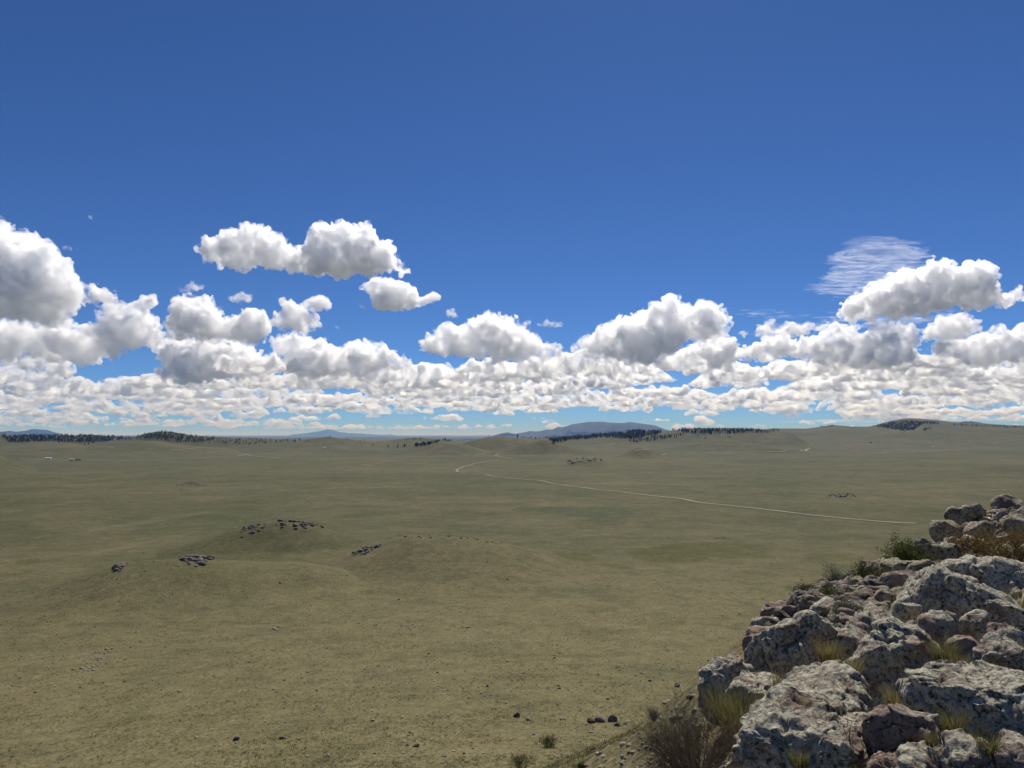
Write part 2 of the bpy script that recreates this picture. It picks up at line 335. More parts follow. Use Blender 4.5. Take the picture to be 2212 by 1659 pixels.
for y0, hh in rows:
    x = -80.0; RV = []; RF_ = []; ro = 0; Dr = ALT / ray(1106, min(y0, 931))[2]
    while x < 2300:
        h = hh * rngd.uniform(.7, 1.6); wd = h * rngd.uniform(2.2, 4.6); yb = min(y0 + rngd.uniform(-.45, .45) * hh * .5, 929)
        if rngd.random() < cover(x + wd / 2, y0):
            V, T, L = tmpl[rngd.integers(len(tmpl))]
            d = ray(x + wd / 2, yb); D = ALT / d[2] * d[1]; px = D / F * S          # metres per noted pixel
            sx = wd * px / L * rngd.choice([-1, 1]); sz = h * px / 26; az = math.atan2(d[0], d[1])
            W = V * np.array([sx, abs(sx) * rngd.uniform(.5, .9), sz]); ca, sa = math.cos(-az), math.sin(-az)
            W = np.c_[W[:, 0] * ca - W[:, 1] * sa, W[:, 0] * sa + W[:, 1] * ca, W[:, 2]] + np.array([d[0] / d[1] * D, D, ALT])
            RV.append(W); RF_.append((T if sx > 0 else T[:, ::-1]) + ro); ro += len(W)
        x += wd * rngd.uniform(.36, .75)
    if not RV: continue
    # merge the row into one closed skin
    v_ = Dr / F * 1.25; o = link('row', mesh_np('row', np.concatenate(RV), np.concatenate(RF_), True)); m = o.modifiers.new('r', 'REMESH'); m.mode = 'VOXEL'; m.voxel_size = v_
    dg = bpy.context.evaluated_depsgraph_get(); dg.update(); me = bpy.data.meshes.new_from_object(o.evaluated_get(dg)); old = o.data; bpy.data.objects.remove(o); bpy.data.meshes.remove(old)
    V = np.empty(len(me.vertices) * 3, np.float32); me.vertices.foreach_get('co', V); V = V.reshape(-1, 3).astype(float); N = np.empty(len(me.vertices) * 3, np.float32); me.vertices.foreach_get('normal', N)
    V = V + N.reshape(-1, 3) * (fbm(V / (v_ * 7), 2, 8) * 1.8 * v_)[:, None]
    me.calc_loop_triangles(); T = np.empty(len(me.loop_triangles) * 3, np.int32); me.loop_triangles.foreach_get('vertices', T); bpy.data.meshes.remove(me)
    m = cloud_mat(Dr / F, 1.7)
    if m not in mats: mats.append(m)
    DV.append(V); DF.append(T.reshape(-1, 3) + off); DM.append(np.full(len(T) // 3, mats.index(m), np.int32)); off += len(V)
me = mesh_np('clouds', np.concatenate(DV), np.concatenate(DF), True)
for m in mats: me.materials.append(m)
me.polygons.foreach_set('material_index', np.concatenate(DM))
tag(link('clouds', me), 'far deck of small flat-based cumulus filling the sky just above the horizon', 'clouds', None, 'stuff')
print('deck faces', len(me.polygons))

# ---- thin high ice cloud ---------------------------------------------
def streaks(pts, n, alt, dens, label, ln=(220, 1350), wd=(50, 150), th=40., ang=6., seed=1, name='cirrus_streaks', big=.10):
    """combed ice cloud: many long thin lens-shaped bodies lying in one level sheet"""
    rng = np.random.default_rng(seed); poly = np.array(pts, float); lo, hi = poly.min(0), poly.max(0); V0, F0 = ico(3); VV = []; FF = []; off = 0; k = 0
    while k < n:
        p = rng.uniform(lo, hi); ins, dd = inside_and_dist(poly, p[None])
        if not ins[0]: continue
        d = ray(*p); c = d * (alt / d[2]); k += 1; f = min(1.0, .35 + dd[0] / 22)
        L, W_, T_ = rng.uniform(*ln) * f / 2, rng.uniform(*wd) * f, th * rng.uniform(.5, 1.2) * f
        if rng.random() < big: W_ *= 4; L *= 1.2
        v = V0 * [L, W_, T_]; v[:, 1] += 60 * np.sin(v[:, 0] / 260 + k) + W_ * .6 * vnoise(V0 * 2 + k, k); v[:, 0] += L * .2 * vnoise(V0 * 2.7 - k, k)
        a = R(ang + rng.normal(0, 7)); v = np.c_[v[:, 0] * math.cos(a) - v[:, 1] * math.sin(a), v[:, 0] * math.sin(a) + v[:, 1] * math.cos(a), v[:, 2] + rng.uniform(-60, 60)] + c
        VV.append(v); FF.append(F0 + off); off += len(v)
    t = NT('ice_cloud'); t.t.nodes.remove(t.b)
    mp = t.n('Mapping'); mp.inputs['Rotation'].default_value = (0, 0, -R(ang)); mp.inputs['Scale'].default_value = (1 / 500., 1 / 90., 1 / 90.); t.l(t.pos(), mp.inputs[0])
    mr = t.n('MapRange'); mr.inputs['From Min'].default_value = .4; mr.inputs['From Max'].default_value = .62; mr.inputs['To Min'].default_value = dens * .1; mr.inputs['To Max'].default_value = dens; t.l(t.noise(mp.outputs[0], 1., 4, .6), mr.inputs[0])
    v = t.n('VolumeScatter', i_Anisotropy=.5); v.inputs['Color'].default_value = (1, 1, 1, 1); t.l(mr.outputs[0], v.inputs['Density']); t.l(v.outputs[0], t.out.inputs['Volume'])
    o = link(name, mesh_np(name, np.concatenate(VV), np.concatenate(FF), True), t.m); tag(o, label, kind='stuff')
streaks([(1770,640),(1765,610),(1795,585),(1785,560),(1850,535),(1880,515),(1960,520),(1985,516),(1985,545),(2000,590),(1960,610),(1900,640),(1850,650)], 300, 4200, .0019, 'feathery combed streaks of high cloud above the knobbed leaning cumulus', seed=1)
streaks([(1745,700),(1800,672),(1860,655),(2050,672),(2060,690),(1990,705),(1800,715)], 130, 4200, .0024, 'thin streaky veil of high cloud behind the foot of the knobbed leaning cumulus', seed=2)
streaks([(1560,668),(1620,664),(1740,672),(1745,690),(1640,690),(1580,685)], 34, 4200, .0016, 'faint high cloud flecks right of the tall stepwise cumulus', seed=3, big=0)
streaks([(1640,912),(1800,905),(2000,902),(2300,898),(2300,914),(2000,916),(1700,918)], 26, 4200, .00035, 'pale flat veil of cloud lying along the horizon on the right', ln=(9000, 40000), wd=(1500, 4500), th=260., ang=0, seed=4, name='cloud_veil')
# =====================================================================
# GROUND: one sheet from under the camera to beyond the horizon
# =====================================================================
def P3(a, b, c=0.0):
    return np.stack([a, b, np.zeros_like(a) + c], 1)
def col_of(x, y):               # noted column of a bearing
    return (512 + F * x / (np.maximum(y, 1e-3) * cP)) / S
def eln(py):                    # tangent of elevation of a noted row (on the view axis)
    return math.tan(math.atan((384 - py * S) / F) + PITCH)
EDGE = np.array([(-6, -8), (-2.2, -2.5), (-.6, .8), (.75, 3.4), (1.75, 6.6), (4.3, 12.5), (9.4, 21), (16.6, 31), (26.5, 41), (44, 56), (70, 74)], float)
def edge_sd(x, y):
    """signed plan distance from the crag's left edge (+ on the crag), and distance along"""
    P = np.stack([x, y], 1); best = np.full(len(x), 1e9); sg = np.ones(len(x)); al = np.zeros(len(x)); s0 = 0
    for a, b in zip(EDGE[:-1], EDGE[1:]):
        ab = b - a; L = math.hypot(*ab); t = np.clip(((P - a) @ ab) / L ** 2, 0, 1); q = P - a - t[:, None] * ab
        d = np.hypot(q[:, 0], q[:, 1]); s = np.sign(ab[1] * (P[:, 0] - a[0]) - ab[0] * (P[:, 1] - a[1]))
        m = d < best; best = np.where(m, d, best); sg = np.where(m, s, sg); al = np.where(m, s0 + t * L, al); s0 += L
    return best * sg, al - 10.8
RIDGES = [  # noted silhouette points, distance, front width, back width
 ([(-400,938),(0,938),(60,941),(120,942),(180,940),(200,939),(260,944),(290,946),(400,950),(620,951),(680,952),(760,957)], 4600, 500, 2500),
 ([(262,952),(290,943),(310,938),(330,934),(350,932.5),(370,933),(385,936),(410,940),(440,943),(500,946),(560,948),(620,950),(700,954),(760,958)], 4100, 260, 500),
 ([(-300,962),(0,959),(52,955.4),(87,954),(151,954),(173,957.5),(189,959),(208,958),(260,952),(295,949),(338,950),(382,957),(430,961),(480,965)], 3400, 520, 400),
 ([(500,966),(530,960),(583,955.6),(617,954),(650,952),(683,949),(710,945),(737,950),(764,952),(787,954),(837,954),(871,949),(911,947),(950,949),(990,955),(1040,960)], 3600, 330, 450),
 ([(860,980),(904,966),(937,957),(967,953),(984,954),(1004,958),(1027,964),(1060,974)], 2900, 150, 180),
 ([(975,964),(997,957),(1021,949),(1054,941),(1081,940),(1104,941.6),(1131,945.6),(1151,951),(1180,958),(1220,963)], 3300, 230, 260),
 ([(1085,968),(1114,960),(1157,951.5),(1174,947.5),(1194,951),(1211,958),(1237,965),(1260,970)], 2850, 115, 130),
 ([(1100,947),(1160,945),(1200,943),(1250,940),(1290,937),(1330,933),(1350,929),(1375,927),(1400,929),(1425,930),(1450,930),(1490,927),(1530,927),(1560,929),(1600,928),(1640,930),(1700,934)], 4400, 500, 1500),
 ([(1420,972),(1480,962),(1520,955),(1560,951),(1600,953),(1650,958),(1720,966)], 3300, 200, 260),
 ([(1540,934),(1600,931),(1681,925),(1741,926),(1775,922),(1801,919.5),(1841,921),(1881,922),(1918,914),(1958,909),(1991,910),(2025,912.6),(2058,917),(2108,919),(2212,922),(2500,925),(2900,930)], 6200, 1500, 2500),
 ([(1320,990),(1335,985),(1355,975),(1375,965),(1383,963.5),(1395,967),(1407,973),(1424,979),(1450,987)], 2400, 82, 95),
 ([(1215,1003),(1228,999),(1240,993),(1252,990),(1262,991),(1275,989),(1290,992),(1305,997),(1325,1003)], 1900, 55, 60),
 ([(355,1052),(385,1046),(405,1041.5),(415,1040.5),(425,1042),(440,1046),(470,1052)], 1060, 22, 30),
 ([(-300,950),(-80,962),(0,974),(13,980),(33,987),(60,996),(90,1003)], 1900, 130, 160),
 ([(-500,1262),(0,1243),(100,1230),(160,1217),(215,1203),(250,1192),(283,1185),(317,1184),(350,1185),(383,1184),(405,1181),(427,1182),(467,1189),(533,1197),(600,1203),(667,1206),(737,1222),(800,1250)], 335, 52, 34),
 ([(300,1185),(400,1160),(493,1140),(533,1130),(583,1121),(610,1118),(633,1116.5),(660,1123),(683,1131),(710,1139),(737,1146),(800,1162),(850,1175),(900,1186)], 470, 36, 40),
 ([(640,1222),(700,1210),(740,1198),(790,1184),(850,1161),(890,1153),(960,1158),(1030,1164),(1100,1179),(1180,1200),(1260,1225),(1340,1250)], 385, 60, 42),
 ([(1300,1255),(1400,1238),(1500,1235),(1600,1245),(1700,1262)], 390, 90, 70),
]
BR = np.array([0, 5, 12, 20, 40, 60, 100, 150, 220, 300, 400, 600, 900, 6000, 2e4, 5e5])
BZ = np.array([-2, -5, -9, -13, -20, -26.5, -37, -46, -54.5, -60, -64, -68, -70, -70, -90, -90])
_sil = {}
def H(x, y, fine=True):
    x = np.asarray(x, float).ravel(); y = np.asarray(y, float).ravel()
    r = np.hypot(x, y); z = np.interp(r, BR, BZ)
    u = np.interp(r, [20, 100, 400, 1500, 4000, 20000], [.25, .9, 1.6, 4.0, 9, 10])
    z = z + u * (fbm(P3(x / 95, y / 95), 3, 3) * .95 * np.clip(1 - r / 2500, 0, 1) + fbm(P3(x / 620, y / 620, 5.), 3, 11) * np.clip(r / 1500, 0, 1.6))
    X = col_of(x, y); up = np.zeros_like(z)
    for k_, (pts, D, wf, wb) in enumerate(RIDGES):
        m = (y > 0) & (X > pts[0][0] - 70) & (X < pts[-1][0] + 70) & (np.abs(r - D) < 3.2 * max(wf, wb))
        if not m.any(): continue
        xm, rm = X[m], r[m]
        wob = 1 + .10 * vnoise(P3(x[m] / (wf * .8), y[m] / (wf * .8), D), 31)
        if k_ not in _sil:
            gx_ = np.arange(pts[0][0] - 100, pts[-1][0] + 100, 1.0); zz = np.interp(gx_, [p[0] for p in pts], [eln(p[1]) for p in pts]) * D
            w_ = 5 if D > 1500 else 28; ker = np.exp(-(np.arange(-3 * w_, 3 * w_ + 1) / w_) ** 2 / 2); ker /= ker.sum()
            zz = np.convolve(np.pad(zz, 3 * w_, 'edge'), ker, 'valid'); _sil[k_] = (gx_, zz)
        zc = np.interp(xm, *_sil[k_])
        fade = np.clip((xm - (pts[0][0] - 70)) / 80, 0, 1) * np.clip(((pts[-1][0] + 70) - xm) / 80, 0, 1); fade = fade * fade * (3 - 2 * fade)
        a = np.maximum(zc - np.interp(D, BR, BZ), 0) * fade
        t = (rm - D) / np.where(rm < D, wf, wb) / wob
        c = a * np.exp(-t * t * 1.3); q = up[m]
        k = a * .12 + 1e-6; e = np.clip(.5 + .5 * (c - q) / k, 0, 1)
        up[m] = q + (c - q) * e + np.minimum(k * e * (1 - e), c * .3)
    z = z + up
    # the crag the camera stands on
    near = r < 130
    if near.any():
        xn, yn, zn = x[near], y[near], z[near]; d, s = edge_sd(xn, yn)
        top = np.interp(s, [-10, 0, 2.5, 5.9, 12.3, 22, 32, 36, 38.5, 48, 60, 90], [-1.75, -1.85, -2.2, -2.5, -2.82, -3.7, -4.6, -4.55, -4.1, -3.75, -4.0, -6])
        top = top + np.interp(d, [0, 1, 4, 12, 40], [0, .22, .62, 1.2, 2.4]) - np.clip(s - 45, 0, 60) * .15
        side = top - np.interp(-d, [0, .6, 2, 5, 10, 20, 40, 80], [0, .5, 1.9, 4.4, 8.2, 15, 27, 50])
        h = np.where(d > 0, top, side) + .12 * fbm(P3(xn / 1.3, yn / 1.3), 3, 77)
        k = 1.2; e = np.clip(.5 + .5 * (h - zn) / k, 0, 1); z[near] = zn + (h - zn) * e + k * e * (1 - e)
    if fine:
        z = z + .10 * np.clip(r / 30, 0, 1) * fbm(P3(x / 5., y / 5.), 2, 91) * (r < 900)
    return z
_rr = np.geomspace(2.0, 30000, 420)
def hit(px, py, rmin=2.0):
    """where the ray through a noted pixel meets the ground"""
    d = ray(px, py); h = math.hypot(d[0], d[1]); d = d / h; rr = _rr[_rr >= rmin * .98]
    for _ in range(2):
        g = H(d[0] * rr, d[1] * rr, False) > d[2] * rr
        if not g.any(): return None
        k = max(int(np.argmax(g)), 1); rr = np.linspace(rr[k - 1], rr[k], 16)
    k = int(np.argmax(H(d[0] * rr, d[1] * rr, False) > d[2] * rr)); r_ = rr[k]
    return np.array([d[0] * r_, d[1] * r_, float(H([d[0] * r_], [d[1] * r_])[0])])

az = np.unique(np.concatenate([np.arange(-180, -44, 3.0), np.linspace(-44, 44, 1150), np.arange(45, 180.1, 3.0)])); az = az[:-1]
rad = np.concatenate([np.geomspace(.4, 15, 180)[:-1], np.geomspace(15, 300, 330)[:-1], np.geomspace(300, 8000, 520)[:-1], np.geomspace(8000, 420000, 90)])
A, Rr = np.meshgrid(np.radians(az), rad); gx = (np.sin(A) * Rr).ravel(); gy = (np.cos(A) * Rr).ravel()
gz = np.concatenate([H(gx[i:i + 200000], gy[i:i + 200000]) for i in range(0, len(gx), 200000)])
nr, na = A.shape; I = np.arange(nr * na).reshape(nr, na); J = np.roll(I, -1, 1)
Q = np.stack([I[:-1].ravel(), J[:-1].ravel(), J[1:].ravel(), I[1:].ravel()], 1)
V = np.stack([gx, gy, gz], 1)
me = mesh_np('ground', V, Q[:, ::-1] if False else Q, True)
# real differences of the sward: damp green hollows, ochre wet meadow, bleached rises
gX = col_of(gx, gy); gr = np.hypot(gx, gy); gY = (384 - F * np.tan(np.arctan2(gz, gr) - PITCH)) / S
wn = fbm(P3(gx / 60, gy / 60), 4, 201); wn2 = fbm(P3(gx / 260, gy / 260, 8.), 4, 202)
def blob(cx, cy, rx, ry, ang=0.0, soft=.18, amp=.5):
    ca, sa = math.cos(R(ang)), math.sin(R(ang)); dx, dy = gX - cx, gY - cy
    q = np.hypot((dx * ca + dy * sa) / rx, (-dx * sa + dy * ca) / ry) + amp * wn
    return np.clip((1 - q) / soft, 0, 1) * (gy > 0)
ochre = np.maximum.reduce([blob(1440, 1193, 100, 21, 0, .18, .9), blob(1530, 1180, 140, 14, 0, .18, .9), blob(1240, 1200, 50, 9, 8), blob(1330, 1221, 42, 6, 4) * .8, blob(1590, 1190, 80, 8) * .6, blob(1790, 1184, 60, 7) * .6, blob(70, 1171, 26, 4)])
green = np.maximum.reduce([blob(1250, 1103, 130, 11), blob(1150, 1035, 130, 8) * .4, blob(810, 1107, 60, 5), blob(775, 1111, 30, 5), blob(1730, 1252, 70, 9) * .9, blob(1840, 1205, 60, 9) * .7, blob(650, 1175, 110, 22, 0, .5) * .8,
                           blob(1240, 1280, 200, 22, 0, .6) * .45, blob(1090, 1060, 320, 14, 0, .5) * .45, blob(1390, 1440, 110, 20, 0, .6) * .6, blob(1060, 1400, 120, 18, 0, .6) * .35, blob(1800, 1010, 300, 40, 0, .8) * .4, blob(300, 1010, 260, 40, 0, .8) * .35])
bleach = np.maximum.reduce([blob(60, 1236, 110, 5, -8, .5), blob(330, 1108, 220, 5, -6, .5) * .7, blob(300, 1152, 170, 4, -8, .6) * .8, blob(1000, 1640, 500, 24, 0, .8) * .7, blob(1150, 1130, 150, 22, 0, .8) * .5, blob(600, 1233, 16, 8), blob(860, 1330, 60, 7) * .5, blob(640, 1203, 130, 5, 0, .6) * .6,
                            blob(100, 1500, 130, 50, 0, .8) * .4, blob(850, 1450, 300, 30, 0, .8) * .4])
col = np.stack([ochre, green, bleach, np.clip((520 - gr + 120 * wn2) / 350, 0, 1)], 1).astype(np.float32)
at = me.color_attributes.new('sward', 'FLOAT_COLOR', 'POINT'); at.data.foreach_set('color', col.ravel())

t = NT('prairie_grass'); pos = t.pos()
vc = t.n('Attribute', attribute_name='sward'); sp = t.n('SeparateColor'); t.l(vc.outputs['Color'], sp.inputs[0])
big = t.noise(pos, 1 / 420., 5, .6); mid = t.noise(pos, 1 / 45., 6, .62); sml = t.noise(pos, 1 / 3.2, 6, .68); tuss = t.noise(pos, 1 / .55, 3, .7)
dry = (.146, .121, .060); mix1 = (.096, .093, .041); grn = (.060, .070, .028)
c1 = t.mix(t.ramp(big, [(.36, 0.), (.64, 1.)]), mix1, dry)
c2 = t.mix(t.ramp(mid, [(.34, 0.), (.62, 1.)]), grn, c1)
c2 = t.mix(.6, c1, c2)
str_ = t.noise(pos, 1 / 130., 6, .62, .8); c2 = t.mix(1.0, c2, t.ramp(str_, [(.36, (.86, .90, .85)), (.5, (1., 1., 1.)), (.64, (1.12, 1.09, 1.07))]), 'MULTIPLY')
c2 = t.mix(t.math('MULTIPLY', vc.outputs['Alpha'], .6), c2, (.205, .169, .084))
c2 = t.mix(t.math('MULTIPLY', sp.outputs[1], .5), c2, (.046, .068, .026))
c2 = t.mix(t.math('MULTIPLY', sp.outputs[0], .75), c2, (.082, .081, .020))
c2 = t.mix(t.math('MULTIPLY', sp.outputs[2], .4), c2, (.20, .17, .095))
pt = t.noise(pos, 1 / 14., 6, .66, .4); c2 = t.mix(t.math('MULTIPLY', t.ramp(pt, [(.50, 0.), (.62, 1.)]), .34), c2, (.052, .056, .024)); c2 = t.mix(t.math('MULTIPLY', t.ramp(pt, [(.34, 1.), (.44, 0.)]), .35), c2, (.20, .165, .085))
spk = t.ramp(sml, [(.28, .72), (.5, 1.), (.72, 1.25)]); c3 = t.mix(1.0, c2, spk, 'MULTIPLY')
spk2 = t.ramp(tuss, [(.30, .5), (.52, 1.), (.75, 1.45)]); c3 = t.mix(1.0, c3, spk2, 'MULTIPLY')
# bare pebbly soil between the tussocks
soil = t.ramp(t.noise(pos, 1 / .9, 4, .8), [(.60, 0.), (.68, 1.)]); soilm = t.math('MULTIPLY', soil, t.ramp(mid, [(.45, 0.), (.65, .7)]))
c3 = t.mix(soilm, c3, (.19, .155, .115))
t.l(c3, t.b.inputs['Base Color']); t.b.inputs['Specular IOR Level'].default_value = .05
b1 = t.bump(sml, .35, .35); b2 = t.bump(tuss, .9, .3, b1); t.l(b2, t.b.inputs['Normal'])
ground = link('ground', me, t.m); tag(ground, 'rolling olive and tan short-grass prairie', kind='structure')
# ---- far mountains, each a relief with its own distance ---------------
def mountain(pts, D, depth, name, label, base=-120., seed=1, ncol=420, nrow=50):
    xs = np.linspace(pts[0][0], pts[-1][0], ncol); ze = np.interp(xs, [p[0] for p in pts], [eln(p[1]) for p in pts]) * D
    ze = ze + (fbm(P3(xs / 9., xs * 0), 4, seed) * .0012 * D * np.clip((xs - pts[0][0]) / 10, 0, 1) * np.clip((pts[-1][0] - xs) / 10, 0, 1)) * .28
    q = np.linspace(-1, 1, nrow); V = []
    for k in q:
        d = D + k * depth; prof = math.cos(k * math.pi / 2) ** .8
        tx = (xs * S - 512) / F / cP
        x = tx * d / np.sqrt(1 + tx ** 2); y = d / np.sqrt(1 + tx ** 2)
        sp = fbm(P3(x / (depth * .35), y / (depth * .35)), 5, seed + 3)
        rid = 1 - np.abs(fbm(P3(x / (depth * .22), y / (depth * .5), 3.), 3, seed + 9)) * 1.6
        h = base + (ze - base) * prof * (1 - (1 - prof) * .45 * (1 - rid) - .25 * np.abs(k) * np.abs(sp))
        V.append(np.stack([x, y, h], 1))
    V = np.concatenate(V); I = np.arange(len(V)).reshape(nrow, ncol)
    Q = np.stack([I[:-1, :-1].ravel(), I[:-1, 1:].ravel(), I[1:, 1:].ravel(), I[1:, :-1].ravel()], 1)
    t = NT('forested_mountain'); n1 = t.noise(t.pos(), 1 / (depth * .12), 6, .65)
    t.l(t.ramp(n1, [(.38, (.010, .015, .013)), (.60, (.022, .028, .020)), (.76, (.07, .065, .045))]), t.b.inputs['Base Color'])
    o = link(name, mesh_np(name, V, Q, True), t.m); tag(o, label, kind='structure')
mountain([(1060,942),(1084,936),(1097,934),(1115,937),(1145,931),(1160,932),(1182,928),(1195,927.5),(1206,921.4),(1214,923.4),(1236,916.5),(1266,912),(1301,911),(1321,913.5),(1345,914),(1359,911.5),(1371,913.5),(1395,916.5),(1415,919.5),(1432,926.4),(1454,933),(1480,941)], 27000, 3500, 'mountains', 'long dark blue forested mountain with a double top', seed=3)
mountain([(600,948),(610,945.6),(633,939),(667,935.5),(690,932),(710,928),(727,930.6),(737,934),(757,935.6),(787,937),(814,939),(847,939),(871,944),(890,948)], 62000, 5000, 'mountains', 'palest blue mountain range with one pointed summit', base=-600, seed=5)
mountain([(-200,936),(0,934),(10,933.6),(26,932),(38,933.6),(59,932),(73,928.5),(87,929),(107,930.7),(121,934.5),(137,937),(150,942)], 30000, 3500, 'mountains', 'blue mountain behind the left forest', seed=7)
mountain([(240,946),(250,942.3),(264,940.6),(278,941),(292,942),(306,946)], 32000, 2500, 'mountains', 'short blue hump behind the pine knob', seed=8)
mountain([(2030,925),(2055,918),(2080,914.6),(2095,914),(2115,917),(2140,925)], 16000, 1500, 'mountains', 'small blue hump over the right ridge', seed=9)
# ---- the air -----------------------------------------------------------
bm = bmesh.new(); bmesh.ops.create_cube(bm, size=1); me = bpy.data.meshes.new('haze'); bm.to_mesh(me); bm.free()
t = NT('haze_air'); t.t.nodes.remove(t.b); pv = t.n('VolumePrincipled'); pv.inputs['Color'].default_value = (.24, .48, 1, 1); pv.inputs['Density'].default_value = HAZE = 2.3e-5
pv.inputs['Absorption Color'].default_value = (1, 1, 1, 1); pv.inputs['Anisotropy'].default_value = 0.0; t.l(pv.outputs[0], t.out.inputs['Volume'])
o = link('haze', me, t.m); top = 900; bot = -760; o.scale = (900000, 900000, top - bot); o.location = (0, 0, (top + bot) / 2); tag(o, 'thin blue air over the plain', kind='stuff')
def road(pts, w, name='dirt_road', label=None, lift=.12, col=(.34, .27, .195)):
    P = [hit(x, y, 15) for x, y in pts]; P = np.array([p[:2] for p in P if p is not None])
    # smooth curve through the points
    Ls = np.r_[0, np.cumsum(np.hypot(*np.diff(P, axis=0).T))]; n = max(40, int(Ls[-1] / 4)); s = np.linspace(0, Ls[-1], n)
    x = np.interp(s, Ls, P[:, 0]); y = np.interp(s, Ls, P[:, 1])
    k = max(3, int(n / len(pts) / 2)) | 1; ker = np.ones(k) / k
    x = np.convolve(np.pad(x, k // 2, 'edge'), ker, 'valid'); y = np.convolve(np.pad(y, k // 2, 'edge'), ker, 'valid')
    tx, ty = np.gradient(x), np.gradient(y); L = np.hypot(tx, ty) + 1e-9; nx, ny = -ty / L, tx / L
    x = x + nx * fbm(P3(s / 40., s * 0), 2, 5) * 2.0; y = y + ny * fbm(P3(s / 40., s * 0), 2, 5) * 2.0
    cols = []; m = 5
    for j in range(m):
        o = (j / (m - 1) - .5) * w; cols.append((x + nx * o, y + ny * o))
    X = np.stack([c[0] for c in cols], 1); Y = np.stack([c[1] for c in cols], 1); r = np.hypot(X, Y)
    Z = H(X.ravel(), Y.ravel()).reshape(X.shape) + lift + r * .00035
    I = np.arange(X.size).reshape(X.shape); Q = np.stack([I[:-1, :-1].ravel(), I[:-1, 1:].ravel(), I[1:, 1:].ravel(), I[1:, :-1].ravel()], 1)
    me = mesh_np(name, np.stack([X.ravel(), Y.ravel(), Z.ravel()], 1), Q[:, ::-1], True)
    if 'dirt' not in _rm:
        t = NT('pale_dirt'); a = t.noise(t.pos(), 1 / 7., 4, .6); t.l(t.ramp(a, [(.3, (.20, .165, .11)), (.6, (.29, .235, .16)), (.8, (.16, .14, .085))]), t.b.inputs['Base Color']); _rm['dirt'] = t.m
        t = NT('faint_track'); a = t.noise(t.pos(), 1 / 12., 4, .6); t.l(t.ramp(a, [(.35, (.15, .13, .08)), (.65, (.24, .20, .135))]), t.b.inputs['Base Color']); _rm['faint'] = t.m
    tag(link(name, me, _rm['dirt' if lift > .1 else 'faint']), label, kind='structure')
_rm = {}
road([(1990,1132),(1940,1130),(1900,1127),(1800,1118),(1700,1107),(1600,1095),(1500,1084),(1475,1078),(1400,1070.5),(1300,1059),(1230,1050),(1200,1046),(1184,1042.5),(1164,1038),(1121,1035),(1070,1030),(1050,1026)], 5.2, label='pale dirt road crossing the plain in a long diagonal')
road([(1006,1021.5),(990,1020),(985.6,1016.5),(990,1013),(997,1010.5),(1020,1003),(1044,998.5),(1080,994)], 5, label='bend of the dirt road below the cone hills')
road([(1104,991.5),(1084,988),(1068,984.5),(1074,980.5),(1095,978)], 5, label='short pale loop of road above the bend')
road([(45,991.5),(57,992.5),(110,994),(160,995),(287,996.5),(367,992.5),(450,987.5),(513,986),(533,981.5),(540,985),(573,987.5),(620,991),(700,989)], 7, label='far dirt road crossing the left plain')
road([(366,973),(400,971),(467,967.5),(520,968)], 10, lift=.09, label='faint track on the left far slope')
road([(208,965),(250,968)], 9, lift=.09, label='short faint track on the left hill')
road([(1475,981),(1555,977),(1591,977),(1640,977),(1688,976),(1700,973)], 7, label='far pale road right of the grass cone')
road([(1730,974.5),(1742,971.5),(1750,969)], 13, label='bright short stretch of road on the far right slope')
road([(1930,978),(1995,976),(2091,970)], 10, label='long pale streak of road at far right')
road([(1360,979),(1400,978),(1440,979)], 8, lift=.09, label='faint track behind the grass cone')
road([(780,1005),(820,1002),(828,1001)], 9, lift=.09, label='faint pale track on the middle plain')
